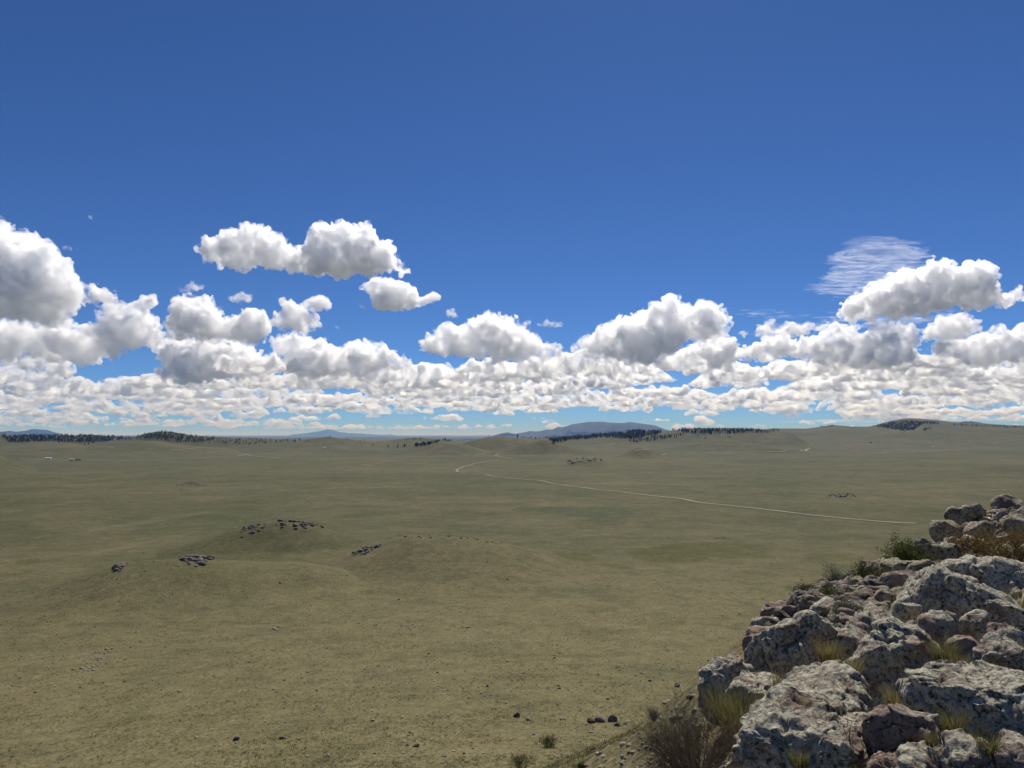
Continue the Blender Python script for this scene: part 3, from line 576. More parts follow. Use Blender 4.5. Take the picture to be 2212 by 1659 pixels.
# =====================================================================
# PINES
# =====================================================================
rt = np.random.default_rng(77)
t = NT('pine_needles'); oi = t.n('ObjectInfo'); nz = t.noise(t.obj(), 9, 3)
t.l(t.mix(t.ramp(nz, [(.35, 0.), (.65, 1.)]), (.011, .020, .010), (.030, .045, .018)), t.b.inputs['Base Color']); NEEDLE = t.m
t = NT('pine_bark'); t.b.inputs['Base Color'].default_value = (.07, .045, .03, 1); BARK = t.m
def pine_data(seed, full=1.0):
    """unit-height pine: crown faces (tufts on whorled limbs) and a tapering trunk with limbs"""
    r = np.random.default_rng(seed); T = []; K = []
    lean = r.normal(0, .015, 2); base = r.uniform(.08, .28); wid = r.uniform(.15, .23) * full; top = r.uniform(.5, .95)
    def tube(a, b, ra, rb):
        a, b = np.array(a), np.array(b); u = b - a; u = u / np.linalg.norm(u); v = np.cross(u, [.3, .9, .2]); v /= np.linalg.norm(v); w_ = np.cross(u, v)
        ring = [(math.cos(q), math.sin(q)) for q in np.linspace(0, 2 * math.pi, 6)[:-1]]
        A_ = [a + (v * c + w_ * s) * ra for c, s in ring]; B_ = [b + (v * c + w_ * s) * rb for c, s in ring]
        for i in range(5):
            j = (i + 1) % 5; K.append((A_[i], A_[j], B_[j])); K.append((A_[i], B_[j], B_[i]))
    tube((0, 0, -.04), (lean[0], lean[1], .55), .016, .010); tube((lean[0], lean[1], .55), (lean[0] * 2, lean[1] * 2, .96), .010, .003)
    z = base
    while z < .985:
        q = (z - base) / (1 - base); rad = wid * (math.sin(math.pi * min(1, q * .82 + .20)) ** .8) * (1 - q) ** (.35 * top) * r.uniform(.6, 1.15)
        for k in range(r.integers(4, 7)):
            if r.random() < .18: continue
            an = r.uniform(0, 6.283); c = np.array([lean[0] * 1.5 * z + math.cos(an) * rad, lean[1] * 1.5 * z + math.sin(an) * rad, z + rad * .18 * r.uniform(-1, 1)])
            if rad > .06: tube((lean[0] * 1.5 * z, lean[1] * 1.5 * z, z - .02), c, .004, .0015)
            for m in range(9):
                f = r.uniform(.35, 1.08); p = np.array([c[0] * f, c[1] * f, c[2]]) + r.normal(0, .022, 3); s = r.uniform(.022, .045)
                u = r.normal(size=3); u /= np.linalg.norm(u); v = np.cross(u, r.normal(size=3)); v /= np.linalg.norm(v)
                T.append((p + u * s, p - u * s * .5 + v * s * .8, p - u * s * .5 - v * s * .8))
        z += r.uniform(.035, .06)
    f = lambda L: (np.array(L).reshape(-1, 3), np.arange(len(L) * 3).reshape(-1, 3))
    return f(T), f(K)
PT = []
for q in range(7):
    (cv, cf), (tv, tf) = pine_data(300 + q, .9 + .3 * (q % 3)); a = mesh_np('crown', cv, cf); a.materials.append(NEEDLE); b = mesh_np('trunk', tv, tf); b.materials.append(BARK)
    PT.append((a, b, cv, cf, tv, tf))
# stands: polygon of noted pixels, how many stems, height range, label
STANDS = [
 ([(5,945),(60,942),(180,941),(260,945),(300,949),(262,951),(205,957),(170,957),(110,954),(20,957)], 1000, (9, 14), 'one of the crowded dark pines in the long forest band at far left', 'pines of the left forest band'),
 ([(-10,941),(12,939),(14,946),(-10,947)], 14, (9, 13), 'dark pine at the picture edge, on the pale knoll left of the forest', 'pines on the far left knoll'),
 ([(280,947),(310,939),(350,934),(385,938),(430,944),(480,948),(430,956),(385,957),(340,950)], 420, (8, 13), 'dark pine among those scattered over the rounded wooded knob', 'pines on the wooded knob'),
 ([(430,948),(520,948),(600,951),(680,953),(680,956),(600,957),(520,961),(440,959)], 120, (7, 12), 'dark pine in the thinning line right of the wooded knob', 'pines right of the wooded knob'),
 ([(530,956),(575,955),(572,961),(532,962)], 12, (7, 11), 'dark pine in the small loose group below the thinning tree line', 'pines below the thinning line'),
 ([(730,949),(790,951),(800,955),(770,958),(732,953)], 14, (6, 10), 'small pine dotted on the low ridge left of the middle', 'pines on the low middle ridge'),
 ([(871,949),(912,947.5),(912,950),(872,951.5)], 16, (6, 9), 'small dark pine on the crest of the low hill left of centre', 'pines on the low crest'),
 ([(832,965),(870,962),(884,963),(870,968),(835,968)], 16, (9, 13), 'dark pine in the short row at the lower left end of the centre stand', 'pines in the lower short row'),
 ([(893,963),(930,957),(965,950),(1000,946),(1030,944),(1070,937),(1072,941),(1045,946),(1010,952),(990,955),(955,953),(930,962),(898,966)], 220, (10, 15), 'dark pine in the stand climbing behind the centre cone hill', 'pines climbing behind the cone hill'),
 ([(1118,948),(1145,943),(1180,943),(1260,942),(1275,945),(1235,950),(1215,952),(1160,950)], 70, (10, 14), 'dark pine in the loose stand behind the round cone hill', 'pines behind the round cone hill'),
 ([(1184,951),(1215,947),(1250,944),(1280,941),(1310,938),(1340,934),(1352,930),(1375,927),(1400,929),(1428,930),(1432,934),(1420,940),(1395,943),(1380,949),(1340,948),(1300,946),(1262,950),(1230,951),(1212,957),(1198,958)], 900, (11, 16), 'dark pine in the dense wood spread over the ridge right of centre', 'pines of the ridge wood'),
 ([(1355,956),(1380,949),(1400,945),(1440,941),(1480,937),(1478,943),(1440,949),(1400,955),(1375,958)], 120, (11, 15), 'dark pine on the spur running down from the ridge wood', 'pines on the wooded spur'),
 ([(1450,930),(1490,928),(1560,929),(1600,929),(1640,931),(1600,937),(1540,938),(1482,937)], 300, (12, 17), 'tall dark pine standing in the row along the ridge crest right of centre', 'pines along the ridge crest'),
 ([(1640,931),(1680,927),(1684,932),(1660,936),(1620,936)], 60, (10, 14), 'dark pine in the last clump at the right end of the ridge row', 'pines of the last clump'),
 ([(1770,922),(1800,919),(1802,922),(1775,924)], 26, (9, 13), 'tiny dark pine on the low bump of the right skyline', 'pines on the right skyline bump'),
 ([(1885,922),(1918,914),(1958,909.5),(2025,913),(2030,917),(1990,918),(1975,929),(1955,932),(1925,927)], 800, (9, 13), 'dark pine in the thick wood covering the highest hill on the right', 'pines of the right hill wood'),
 ([(1995,927),(2015,924),(2014,928),(1996,931)], 26, (8, 12), 'dark pine in the separate patch below the right hill wood', 'pines below the right hill wood'),
 ([(2060,917),(2110,919),(2210,922),(2290,925),(2290,928),(2130,923),(2060,920)], 120, (9, 13), 'tiny dark pine along the far right skyline', 'pines along the far right skyline'),
 ([(1313,965),(1340,959),(1380,957),(1382,959),(1345,962),(1315,967)], 26, (3, 5), 'low dark tree in the short line above the grass cone', 'low trees above the grass cone'),
]
SINGLES = [(127,957,11,'lone dark pine, largest of those on the left grass hill'),(183,960.5,9,'left one of the two small pines on the left grass hill'),(191,961,12,'right and larger one of the two small pines on the left grass hill'),(176,957.5,9,'small pine touching the forest edge above the two small pines'),
 (713,946,9,'lone pine with a flat top on the small peak left of centre'),(1118,941.5,14,'lone pine standing on the crest just right of the grassy centre hill'),(1524,949,9,'lone small tree on the grass below the ridge row'),(1507,943,9,'squat tree on the grass slope left of the other one below the ridge row'),(806,963,8,'lone small tree on the grass right of the low middle ridge')]
trees = []
for pts, n, (h0, h1), lab, grp in STANDS:
    poly = np.array(pts, float); lo, hi = poly.min(0), poly.max(0); k = 0; tries = 0
    while k < n and tries < n * 8:
        tries += 1; p = rt.uniform(lo, hi)
        if not inside_and_dist(poly, p[None])[0][0]: continue
        q = hit(p[0], p[1], 1200)
        if q is None or math.hypot(q[0], q[1]) > 9000: continue
        h = rt.uniform(h0, h1) * rt.choice([.7, 1, 1, 1.1]); trees.append([h / math.hypot(q[0], q[1]), q, h, lab, grp]); k += 1
trees.sort(key=lambda e: -e[0])
def plant_tree(q, h, lab, grp=None):
    k = int(rt.integers(len(PT))); a = rt.uniform(0, 6.28); w_ = rt.uniform(.85, 1.2)
    o = empty('pine_tree'); cr = bpy.data.objects.new('crown', PT[k][0]); COL.objects.link(cr); cr.parent = o; o.location = q; o.scale = (h * w_, h * w_, h); o.rotation_euler = (0, 0, a)
    tr = bpy.data.objects.new('trunk', PT[k][1]); COL.objects.link(tr); tr.parent = o
    tag(o, lab, 'pine tree', grp)
for x, y, h, lab in SINGLES:
    q = next(h_ for h_ in (hit(x, y + e, 1200) for e in (0, .7, 1.4, 2.2, 3, 4, 6, 9)) if h_ is not None and math.hypot(h_[0], h_[1]) < 9000); plant_tree(q, h * 1.4, lab)
n_ind = 270
for sc_, q, h, lab, grp in trees[:n_ind]: plant_tree(q, h, lab, grp)
VV = []; FF = []; off = 0; MI = []
for sc_, q, h, lab, grp in trees[n_ind:]:
    a_, b_, cv, cf, tv, tf = PT[int(rt.integers(len(PT)))]; a = rt.uniform(0, 6.28); ca, sa = math.cos(a), math.sin(a)
    for v, f, mi in ((cv[:900 * 1], cf[:300], 0), (tv[:60], tf[:20], 1)) if False else ((cv, cf, 0), (tv[:60], tf[:20], 1)):
        w_ = np.c_[(v[:, 0] * ca - v[:, 1] * sa), (v[:, 0] * sa + v[:, 1] * ca), v[:, 2]] * h + q
        VV.append(w_); FF.append(f + off); off += len(v); MI.append(np.full(len(f), mi, np.int32))
me = mesh_np('forest', np.concatenate(VV), np.concatenate(FF)); me.materials.append(NEEDLE); me.materials.append(BARK); me.polygons.foreach_set('material_index', np.concatenate(MI))
tag(link('forest', me), 'dark pine woods covering the far ridges', 'forest', kind='stuff')
print('trees', len(trees), 'faces', len(me.polygons))
# =====================================================================
# ROCK
# =====================================================================
def rock_mat(name, sc_=1.0, warm=.3, lich=1.0, bumpd=.02, tone=(1., 1., 1.)):
    t = NT(name); p = t.pos()
    n0 = t.noise(p, 1.3 * sc_, 5, .6); n1 = t.noise(p, 6 * sc_, 6, .68, .4); n2 = t.noise(p, 26 * sc_, 6, .72, .3); n3 = t.noise(p, 90 * sc_, 4, .7); n4 = t.noise(p, 3.1 * sc_, 5, .62, .5)
    vo = t.n('TexVoronoi', i_Scale=20 * sc_); t.l(p, vo.inputs['Vector']); vf = vo.outputs['Distance']
    stone = t.mix(t.ramp(n1, [(.35, 0.), (.62, 1.)]), (.44, .30, .225), (.29, .235, .185))         # pink granite, dusty
    gl = t.mix(t.ramp(n2, [(.38, 0.), (.58, 1.)]), (.33, .30, .21), (.72, .665, .50))             # pale grey-green crust
    lm = t.ramp(n4, [(.30 + .27 * warm, 0.), (.42 + .27 * warm, 1.)]); c = t.mix(lm, stone, gl)
    blk = t.ramp(t.math('ADD', t.math('MULTIPLY', n2, .65), t.math('MULTIPLY', n1, .35)), [(.405, 1.), (.45, 0.)]); c = t.mix(t.math('MULTIPLY', blk, .85), c, (.032, .029, .025))  # black crust and pits
    c = t.mix(t.math('MULTIPLY', t.ramp(t.math('ADD', t.math('MULTIPLY', n3, .5), t.math('MULTIPLY', n2, .5)), [(.45, 1.), (.485, 0.)]), .62), c, (.055, .053, .050))
    yl = t.ramp(t.noise(p, 4.3 * sc_, 6, .7, .8), [(.64, 0.), (.69, .55)]); c = t.mix(yl, c, (.24, .19, .03))
    rd = t.ramp(t.noise(p, 1.9 * sc_, 5, .65, .7), [(.58, 0.), (.70, .7)]); c = t.mix(rd, c, (.23, .115, .075))
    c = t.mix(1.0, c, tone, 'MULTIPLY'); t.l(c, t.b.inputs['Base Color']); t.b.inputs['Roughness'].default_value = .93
    b = t.bump(n1, .5, bumpd * 3); b = t.bump(n2, .9, bumpd * 1.3, b); b = t.bump(n3, .6, bumpd * .45, b); b = t.bump(vf, .35, bumpd * .8, b)
    t.l(b, t.b.inputs['Normal']); return t.m
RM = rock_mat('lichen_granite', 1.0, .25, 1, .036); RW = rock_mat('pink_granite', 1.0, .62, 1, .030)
RM2 = rock_mat('lichen_granite_middle', .55, .35, 1, .05, (.66, .63, .58)); RF = NT('dark_outcrop_rock'); _p = RF.pos(); _c = RF.ramp(RF.noise(_p, 1.6, 6, .7), [(.34, (.045, .038, .033)), (.50, (.15, .12, .10)), (.66, (.27, .22, .175))]); RF.l(_c, RF.b.inputs['Base Color']); RF.l(RF.bump(RF.noise(_p, 3, 5, .7), .9, .2), RF.b.inputs['Normal']); RF = RF.m  # RM2's tone puts the far rocks' shade, and their dark lichen, into the colour
def c8(x, y): return (1474.7 + x / 3, 1105.9 + y / 3)
def boulder(pts, depth, label, seed, mat=None, thick=1.0, n=60, rmin=14, rough=1.0, tilt=0.0, vox=2.0, name='boulder', lean=0.0, flat=0, tops=4):
    """outline in crop notes -> a solid, weathered boulder at its distance"""
    rng = np.random.default_rng(seed); poly = np.array([c8(*p) for p in pts]); cx, cy_ = poly.mean(0); poly = (poly - [cx, cy_]) * 1.09 + [cx, cy_]; ymin, ymax = poly[:, 1].min(), poly[:, 1].max()
    px = depth / F; hs_ = (ymax - ymin) * S * px; ws = (poly[:, 0].max() - poly[:, 0].min()) * S * px; sz = (hs_ + ws) / 2
    S3 = []
    for x, y, r, dd in puffs(poly, rng, n, rmin / 3):
        # parts higher in the outline lie farther back, so the top catches the light
        D = depth + (cy_ - y) * S * px * (2.0 + lean) ; q = ray(x, y); q = q * (D / q[1]); Rr = r * S * D / F
        for off in ((-.35, .0, .45) if thick > .6 else (0,)):
            S3.append((q * (1 + off * thick * dd * S * px / D), Rr))
    v = px * vox
    ob = hull(name, S3, v * 1.6, None, (), seed); me = ob.data
    # soften the spheres away
    m = ob.modifiers.new('s', 'SMOOTH'); m.factor = .8; m.iterations = 5
    m = ob.modifiers.new('r', 'REMESH'); m.mode = 'VOXEL'; m.voxel_size = v; m.use_smooth_shade = True
    dg = bpy.context.evaluated_depsgraph_get(); dg.update(); m2 = bpy.data.meshes.new_from_object(ob.evaluated_get(dg)); ob.modifiers.clear(); ob.data = m2; bpy.data.meshes.remove(me)
    V = np.empty(len(m2.vertices) * 3, np.float32); m2.vertices.foreach_get('co', V); V = V.reshape(-1, 3).astype(float)
    N = np.empty(len(m2.vertices) * 3, np.float32); m2.vertices.foreach_get('normal', N); N = N.reshape(-1, 3)
    # break it into facets: planes of random heading shave the bulges
    V = V + N * (v * 3.2); c0 = V.mean(0)
    for k in range(13 + flat):
        u = rng.normal(size=3)
        if k < tops: u = np.array([0, -.12, 1.]) + u * .26; lo_, hi_ = .80, .95
        elif k < tops + 4: u = np.array([0, -1., .12]) + u * np.array([.75, .2, .35]); lo_, hi_ = .78, .95
        else: lo_, hi_ = .86, .98
        u /= np.linalg.norm(u); pr = (V - c0) @ u; lim = np.quantile(pr, rng.uniform(lo_, hi_)); V = V - u * (np.maximum(pr - lim, 0) * .86)[:, None]
    s = sz
    h = .060 * s * fbm(V / (s * .42) + seed, 3, seed) - .050 * s * np.clip(.16 - np.abs(vnoise(V / (s * .30) + 7 * seed, seed + 5)), 0, 1) / .16 * np.clip(.4 + vnoise(V / (s * .6), seed + 6), 0, 1)
    bl, ck = blocks((V + .06 * s * fbm(V / (s * .25), 2, seed + 20)[:, None]) / (s * .36) + seed, seed + 1); h = h + .055 * s * (bl - .5) * np.clip(ck / .12, 0, 1) - .035 * s * np.clip(.10 - ck, 0, 1) / .10
    bl, ck = blocks(V / .16 + seed, seed + 2); h = h + .014 * (bl - .5)
    h = h + .030 * fbm(V / .13, 3, seed + 2) - .016 * np.abs(fbm(V / .055, 3, seed + 3, .6))
    V = V + N * (h * rough)[:, None]
    m2.vertices.foreach_set('co', V.astype(np.float32).ravel()); m2.polygons.foreach_set('use_smooth', np.ones(len(m2.polygons), bool)); m2.update()
    m2.materials.append(mat or RM); tag(ob, label, name.replace('_', ' '))
    return ob
B = boulder
B([(240,1700),(330,1500),(480,1360),(600,1230),(720,1110),(830,1000),(920,970),(1010,975),(1050,1030),(1060,1090),(1130,1120),(1180,1200),(1170,1330),(1200,1370),(1160,1500),(1000,1560),(900,1720),(600,1760)], 4.6, 'long pale boulder slanting up from the bottom edge, leftmost of the big near ones', 1, n=120, lean=0.3)
B([(1000,1350),(1120,1250),(1200,1340),(1230,1420),(1190,1600),(1180,1720),(880,1720),(800,1600),(900,1450)], 4.1, 'rough dark-pitted rock at the bottom edge under the long slanting boulder', 2, n=60)
B([(410,960),(430,900),(520,870),(560,800),(620,760),(530,740),(525,710),(600,690),(720,680),(830,675),(900,700),(960,740),(1000,790),(980,850),(940,900),(900,960),(840,1010),(760,1080),(700,1110),(600,1070),(520,1050),(430,1010)], 7.0, 'big rounded boulder with a shaded front, upper left of the crag', 3, tops=2, n=110, lean=-0.3)
B([(400,930),(410,870),(440,800),(500,775),(580,790),(585,830),(520,880),(440,900),(415,960)], 7.8, 'brown-sided boulder leaning on the left flank of the big rounded boulder', 4, RW, n=40, lean=-1.2)
B([(155,1250),(160,1100),(190,1030),(250,1000),(330,985),(390,1020),(400,1080),(420,1130),(380,1200),(330,1300),(250,1350),(170,1330)], 6.3, 'upright round boulder at the extreme left end of the crag', 5, tops=1, flat=-4, n=60, lean=-1.0)
B([(330,1180),(420,1090),(470,1040),(540,1040),(620,1110),(660,1180),(600,1230),(520,1330),(420,1400),(330,1330)], 5.8, 'rough low boulder between the leftmost boulder and the long slanting one', 6, n=60, lean=-0.6)
B([(1140,1080),(1150,1020),(1200,960),(1240,860),(1330,740),(1380,665),(1420,690),(1480,760),(1560,800),(1640,860),(1660,920),(1610,990),(1580,1050),(1500,1100),(1480,1180),(1420,1300),(1300,1345),(1220,1320),(1170,1200)], 5.9, 'pointed pale boulder with a dark overhanging brown front, in the middle of the crag', 7, tops=2, n=110, thick=1.1, lean=-1.1)
B([(1350,640),(1360,540),(1420,470),(1500,420),(1600,400),(1750,410),(1900,430),(2050,480),(2150,560),(2280,640),(2290,900),(2150,880),(2000,800),(1900,780),(1760,830),(1600,800),(1560,770),(1470,730),(1400,680)], 8.2, 'broad pale slab with hollows, largest rock on the upper right', 8, n=130, thick=1.2, lean=0.8)
B([(1390,650),(1400,600),(1450,580),(1510,600),(1520,640),(1490,690),(1430,700)], 7.2, 'rounded knob on the lower left corner of the broad pale slab', 9, n=30, lean=-0.8)
B([(1700,350),(1780,310),(1880,285),(1980,290),(2080,310),(2180,350),(2290,400),(2290,600),(2180,580),(2080,520),(1950,450),(1800,420),(1700,400)], 11, 'flat-topped pale slab behind the broad one, at the right edge', 10, n=90, lean=0.9)
B([(1480,1200),(1500,1130),(1560,1080),(1620,1060),(1720,1020),(1900,1005),(2100,1000),(2290,990),(2290,1520),(2100,1500),(1950,1440),(1820,1450),(1700,1420),(1620,1350),(1560,1290)], 4.3, 'massive rough boulder filling the lower right edge', 11, n=130, lean=0.6)
B([(1180,1480),(1190,1380),(1230,1340),(1310,1315),(1340,1330),(1420,1250),(1500,1240),(1590,1290),(1640,1370),(1690,1420),(1700,1500),(1640,1560),(1520,1590),(1380,1560),(1260,1600),(1190,1560)], 3.9, 'blocky boulder with a yellow-stained shaded front near the bottom', 12, RW, n=90, lean=-1.0)
B([(1750,1560),(1780,1490),(1860,1470),(1960,1475),(2020,1530),(2060,1620),(2050,1760),(1760,1760)], 3.5, 'egg-shaped boulder at the bottom edge, right of the blocky one', 13, n=50)
B([(1470,1600),(1540,1545),(1640,1550),(1740,1590),(1750,1760),(1440,1760)], 3.6, 'flat pale rock at the bottom edge between blocky and egg-shaped boulders', 14, n=40)
B([(1240,1640),(1300,1590),(1400,1580),(1480,1640),(1500,1760),(1210,1760)], 3.7, 'low warm-coloured rock at the bottom edge below the blocky boulder', 15, RW, n=40)
B([(2100,1540),(2150,1490),(2290,1470),(2290,1760),(2090,1760)], 3.4, 'rock in the bottom right corner of the picture', 16, RW, n=40)
B([(1755,870),(1790,790),(1860,800),(1900,850),(1945,900),(1900,940),(1850,960),(1780,990),(1750,950)], 5.3, 'angular pinkish block beside the middle grass tuft', 17, RW, n=40, flat=10, rough=.7, lean=-1.0)
B([(1885,930),(1930,870),(2000,845),(2100,850),(2200,880),(2290,900),(2290,1010),(2100,1010),(1980,1005),(1920,990)], 5.2, 'long low boulder resting behind the massive right boulder', 18, n=60)
B([(1990,800),(2020,760),(2100,750),(2200,770),(2290,830),(2290,900),(2150,880),(2040,850)], 6.3, 'reddish-grey rock above the long low boulder at the right edge', 19, RW, n=40)
B([(1545,760),(1560,710),(1620,670),(1700,675),(1750,730),(1760,800),(1720,850),(1620,850),(1560,800)], 6.7, 'dark yellow-stained block wedged in the recess under the broad slab', 20, RW, n=40, lean=-1)
B([(1840,760),(1850,690),(1900,655),(1950,690),(1960,760),(1930,820),(1870,810)], 6.9, 'dark red-brown block deep in the recess under the broad slab', 21, RW, n=30, lean=-1)
B([(1128,770),(1140,710),(1190,680),(1260,660),(1330,680),(1345,730),(1310,790),(1250,840),(1180,850),(1140,820)], 8.0, 'warm brown rounded boulder between the big rounded and the pointed one', 22, RW, n=50, lean=-0.6)
B([(985,880),(990,820),(1050,785),(1110,770),(1160,820),(1170,880),(1150,950),(1060,960),(1010,950)], 7.0, 'pale blunt boulder left of the pointed boulder', 23, n=50, lean=-0.8)
B([(1140,890),(1190,850),(1270,790),(1320,790),(1290,860),(1240,910),(1180,930)], 6.8, 'narrow brown rock wedged against the pointed boulder', 24, RW, n=30, lean=-1)
B([(278,990),(300,945),(340,940),(380,960),(370,1000),(320,1010)], 7.2, 'small purplish rock perched on the leftmost boulder', 25, RW, n=24, lean=-1)
B([(380,1040),(395,970),(420,990),(440,1040),(420,1080),(390,1070)], 6.6, 'narrow dark stone standing behind the leftmost boulder', 26, n=20, lean=-1.2)
B([(1580,1040),(1600,1000),(1700,975),(1780,980),(1800,1020),(1720,1050),(1620,1060)], 4.9, 'flat stone in the gap above the massive right boulder', 27, n=30)
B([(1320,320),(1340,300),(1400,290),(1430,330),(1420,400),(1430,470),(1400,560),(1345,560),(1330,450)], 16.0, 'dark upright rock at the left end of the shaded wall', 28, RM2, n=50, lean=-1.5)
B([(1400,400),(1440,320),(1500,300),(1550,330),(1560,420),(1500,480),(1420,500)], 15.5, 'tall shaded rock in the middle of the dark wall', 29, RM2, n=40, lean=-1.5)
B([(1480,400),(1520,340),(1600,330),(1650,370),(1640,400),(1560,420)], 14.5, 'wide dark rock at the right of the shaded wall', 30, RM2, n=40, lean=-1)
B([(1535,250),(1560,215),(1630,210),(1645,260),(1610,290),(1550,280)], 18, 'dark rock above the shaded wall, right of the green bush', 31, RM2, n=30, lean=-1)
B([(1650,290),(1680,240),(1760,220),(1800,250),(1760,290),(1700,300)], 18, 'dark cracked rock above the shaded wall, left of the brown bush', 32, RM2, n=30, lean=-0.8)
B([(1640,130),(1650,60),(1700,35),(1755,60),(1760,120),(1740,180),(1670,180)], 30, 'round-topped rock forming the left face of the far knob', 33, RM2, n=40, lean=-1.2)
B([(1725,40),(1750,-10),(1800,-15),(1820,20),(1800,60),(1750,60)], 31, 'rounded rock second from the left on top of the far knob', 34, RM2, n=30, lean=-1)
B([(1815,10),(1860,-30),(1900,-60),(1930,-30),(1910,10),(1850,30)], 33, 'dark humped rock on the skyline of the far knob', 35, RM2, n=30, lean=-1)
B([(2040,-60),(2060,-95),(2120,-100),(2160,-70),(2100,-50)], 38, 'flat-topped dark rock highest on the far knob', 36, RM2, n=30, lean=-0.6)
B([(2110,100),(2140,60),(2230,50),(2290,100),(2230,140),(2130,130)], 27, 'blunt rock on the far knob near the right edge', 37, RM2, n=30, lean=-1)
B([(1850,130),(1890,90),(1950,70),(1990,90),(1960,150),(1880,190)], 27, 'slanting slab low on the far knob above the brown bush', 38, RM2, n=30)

# ---- the crag's broken bedrock under and between the boulders ---------
aa = np.radians(np.linspace(-12, 46, 620)); ra = np.geomspace(2.4, 62, 560); A_, R_ = np.meshgrid(aa, ra); bx = (np.sin(A_) * R_).ravel(); by_ = (np.cos(A_) * R_).ravel()
bz = H(bx, by_); bd, bs = edge_sd(bx, by_); rr_ = np.hypot(bx, by_); cs = np.interp(rr_, [2, 8, 20, 60], [.42, .48, .7, 1.1])
Pn = P3(bx, by_, 0.0); Pn[:, 2] = bz
hb = np.zeros(len(bx))
rub_ = (rr_ > 9) & (np.abs(bx - np.interp(by_, [8, 12, 21, 24], [2.6, 5.0, 9.6, 11])) < 2.6) & (by_ < 19)
for lo_, hi_, c_ in ((0, 9, .45), (9, 22, .62), (22, 99, .95), (-1, -1, .26)):
    m = rub_ if lo_ < 0 else (rr_ >= lo_) & (rr_ < hi_) & ~rub_; q = Pn[m] / c_ + .35 * np.stack([vnoise(Pn[m] / c_ * .9, 5), vnoise(Pn[m] / c_ * .9, 6), Pn[m, 0] * 0], 1); q[:, 2] *= .3
    bl, ck = blocks(q, 71, .8); bl2, ck2 = blocks(q * 2.7, 72, .8)
    hb[m] = c_ * (.42 * bl * np.clip(ck / .10, 0, 1) ** .5 + .13 * bl2 - .30 * np.clip(.14 - ck, 0, 1) / .14 + .25 * vnoise(q * .5, 9))
hb = hb + .035 * fbm(Pn / .16, 3, 4) * np.clip(rr_ / 6, .6, 3)
keep_ = np.clip((bd + .6 + .7 * vnoise(Pn / 2.2, 14)) / .8, 0, 1) * np.clip((vnoise(Pn / np.interp(rr_, [4, 40], [1.4, 3.5])[:, None], 15) + .62) / .35, 0, 1)
bz = bz + np.where(keep_ > 0, (hb - .02) * keep_, 0) - (1 - keep_) * .5
I = np.arange(len(bx)).reshape(A_.shape); Q = np.stack([I[:-1, :-1].ravel(), I[:-1, 1:].ravel(), I[1:, 1:].ravel(), I[1:, :-1].ravel()], 1)
bzg = bz.reshape(A_.shape)
def bed_z(x, y):
    a_, r_ = math.atan2(x, y), math.hypot(x, y); i = int(round(np.interp(r_, ra, np.arange(len(ra))))); j = int(round(np.interp(a_, aa, np.arange(len(aa)))))
    return float(bzg[i, j]) if 2.5 < r_ < 61 and -.2 < a_ < .79 else -99
bed = link('bedrock', mesh_np('bedrock', np.stack([bx, by_, bz], 1), Q, True), RM); tag(bed, 'cracked grey bedrock of the crag, showing between its boulders', 'rock')
# ---- smaller rocks: a few weathered shapes, placed one by one ---------
rk = np.random.default_rng(9)
RT = []
for q in range(9):
    V, Fc = ico(4); V = V.copy(); r0 = np.random.default_rng(700 + q)
    V = V * np.array([1, r0.uniform(.7, 1), r0.uniform(.55, .85)])
    for k in range(14):
        u = r0.normal(size=3); u /= np.linalg.norm(u); pr = V @ u; lim = pr.max() * r0.uniform(.62, .9); V = V - u * (np.maximum(pr - lim, 0) * .85)[:, None]
    n_ = V / np.linalg.norm(V, axis=1)[:, None]
    V = V + n_ * (.16 * fbm(V * 1.6 + q, 3, q) + .05 * fbm(V * 5 + q, 3, q + 40) - .05 * np.abs(fbm(V * 9, 2, q + 50)))[:, None]
    mm = [mesh_np('rock', V, Fc, True) for _ in range(3)]
    for a, b in zip(mm, (RM2, RW, RF)): a.materials.append(b)
    RT.append((mm, V, Fc))
_lo = []
for q in range(9):
    V, Fc = ico(2); r0 = np.random.default_rng(800 + q); V = V * np.array([1, r0.uniform(.7, 1), r0.uniform(.55, .85)])
    for k in range(8):
        u = r0.normal(size=3); u /= np.linalg.norm(u); pr = V @ u; lim = pr.max() * r0.uniform(.62, .9); V = V - u * (np.maximum(pr - lim, 0) * .85)[:, None]
    _lo.append((V * (1 + .14 * vnoise(V * 2.3 + q, q))[:, None], Fc))
ROCKS = []
def scatter(pts, n, size, lab, grp, mat=0, rmin=2.0, rmax=9e3, sink=.25, crop=True, flat=1.0, warm=.2, spread=1.0, dark=0.0):
    poly = np.array([c8(*p) if crop else p for p in pts], float); lo, hi = poly.min(0), poly.max(0); k = 0; tr = 0
    while k < n and tr < n * 12:
        tr += 1; p = rk.uniform(lo, hi)
        if not inside_and_dist(poly, p[None])[0][0]: continue
        for e_ in (0, rk.uniform(1, 8) * spread, rk.uniform(5, 18) * spread, rk.uniform(10, 30) * spread):
            q = hit(p[0], p[1] + e_, rmin); D = 9e9 if q is None else math.hypot(q[0], q[1])
            if D < rmax: break
        if D > rmax: continue
        if crop: q[2] = max(q[2], bed_z(q[0], q[1]))
        s = size[0] * (size[1] / size[0]) ** (rk.random() ** 1.7)
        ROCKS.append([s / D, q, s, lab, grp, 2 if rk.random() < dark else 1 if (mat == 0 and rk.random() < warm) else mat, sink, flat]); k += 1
J1 = [(515,700),(530,650),(640,560),(760,490),(820,455),(930,425),(1010,365),(1150,345),(1330,350),(1345,600),(1330,660),(1130,690),(1050,780),(1000,740),(900,690),(740,670),(600,720)]
scatter(J1, 170, (.09, .32), 'grey lichened rock in the jumble above the big rounded boulder', 'rocks jumbled above the big rounded boulder', rmin=7, rmax=60, dark=.35)
scatter(J1, 1500, (.04, .13), 'x', 'x', rmin=7, rmax=60, dark=.4)
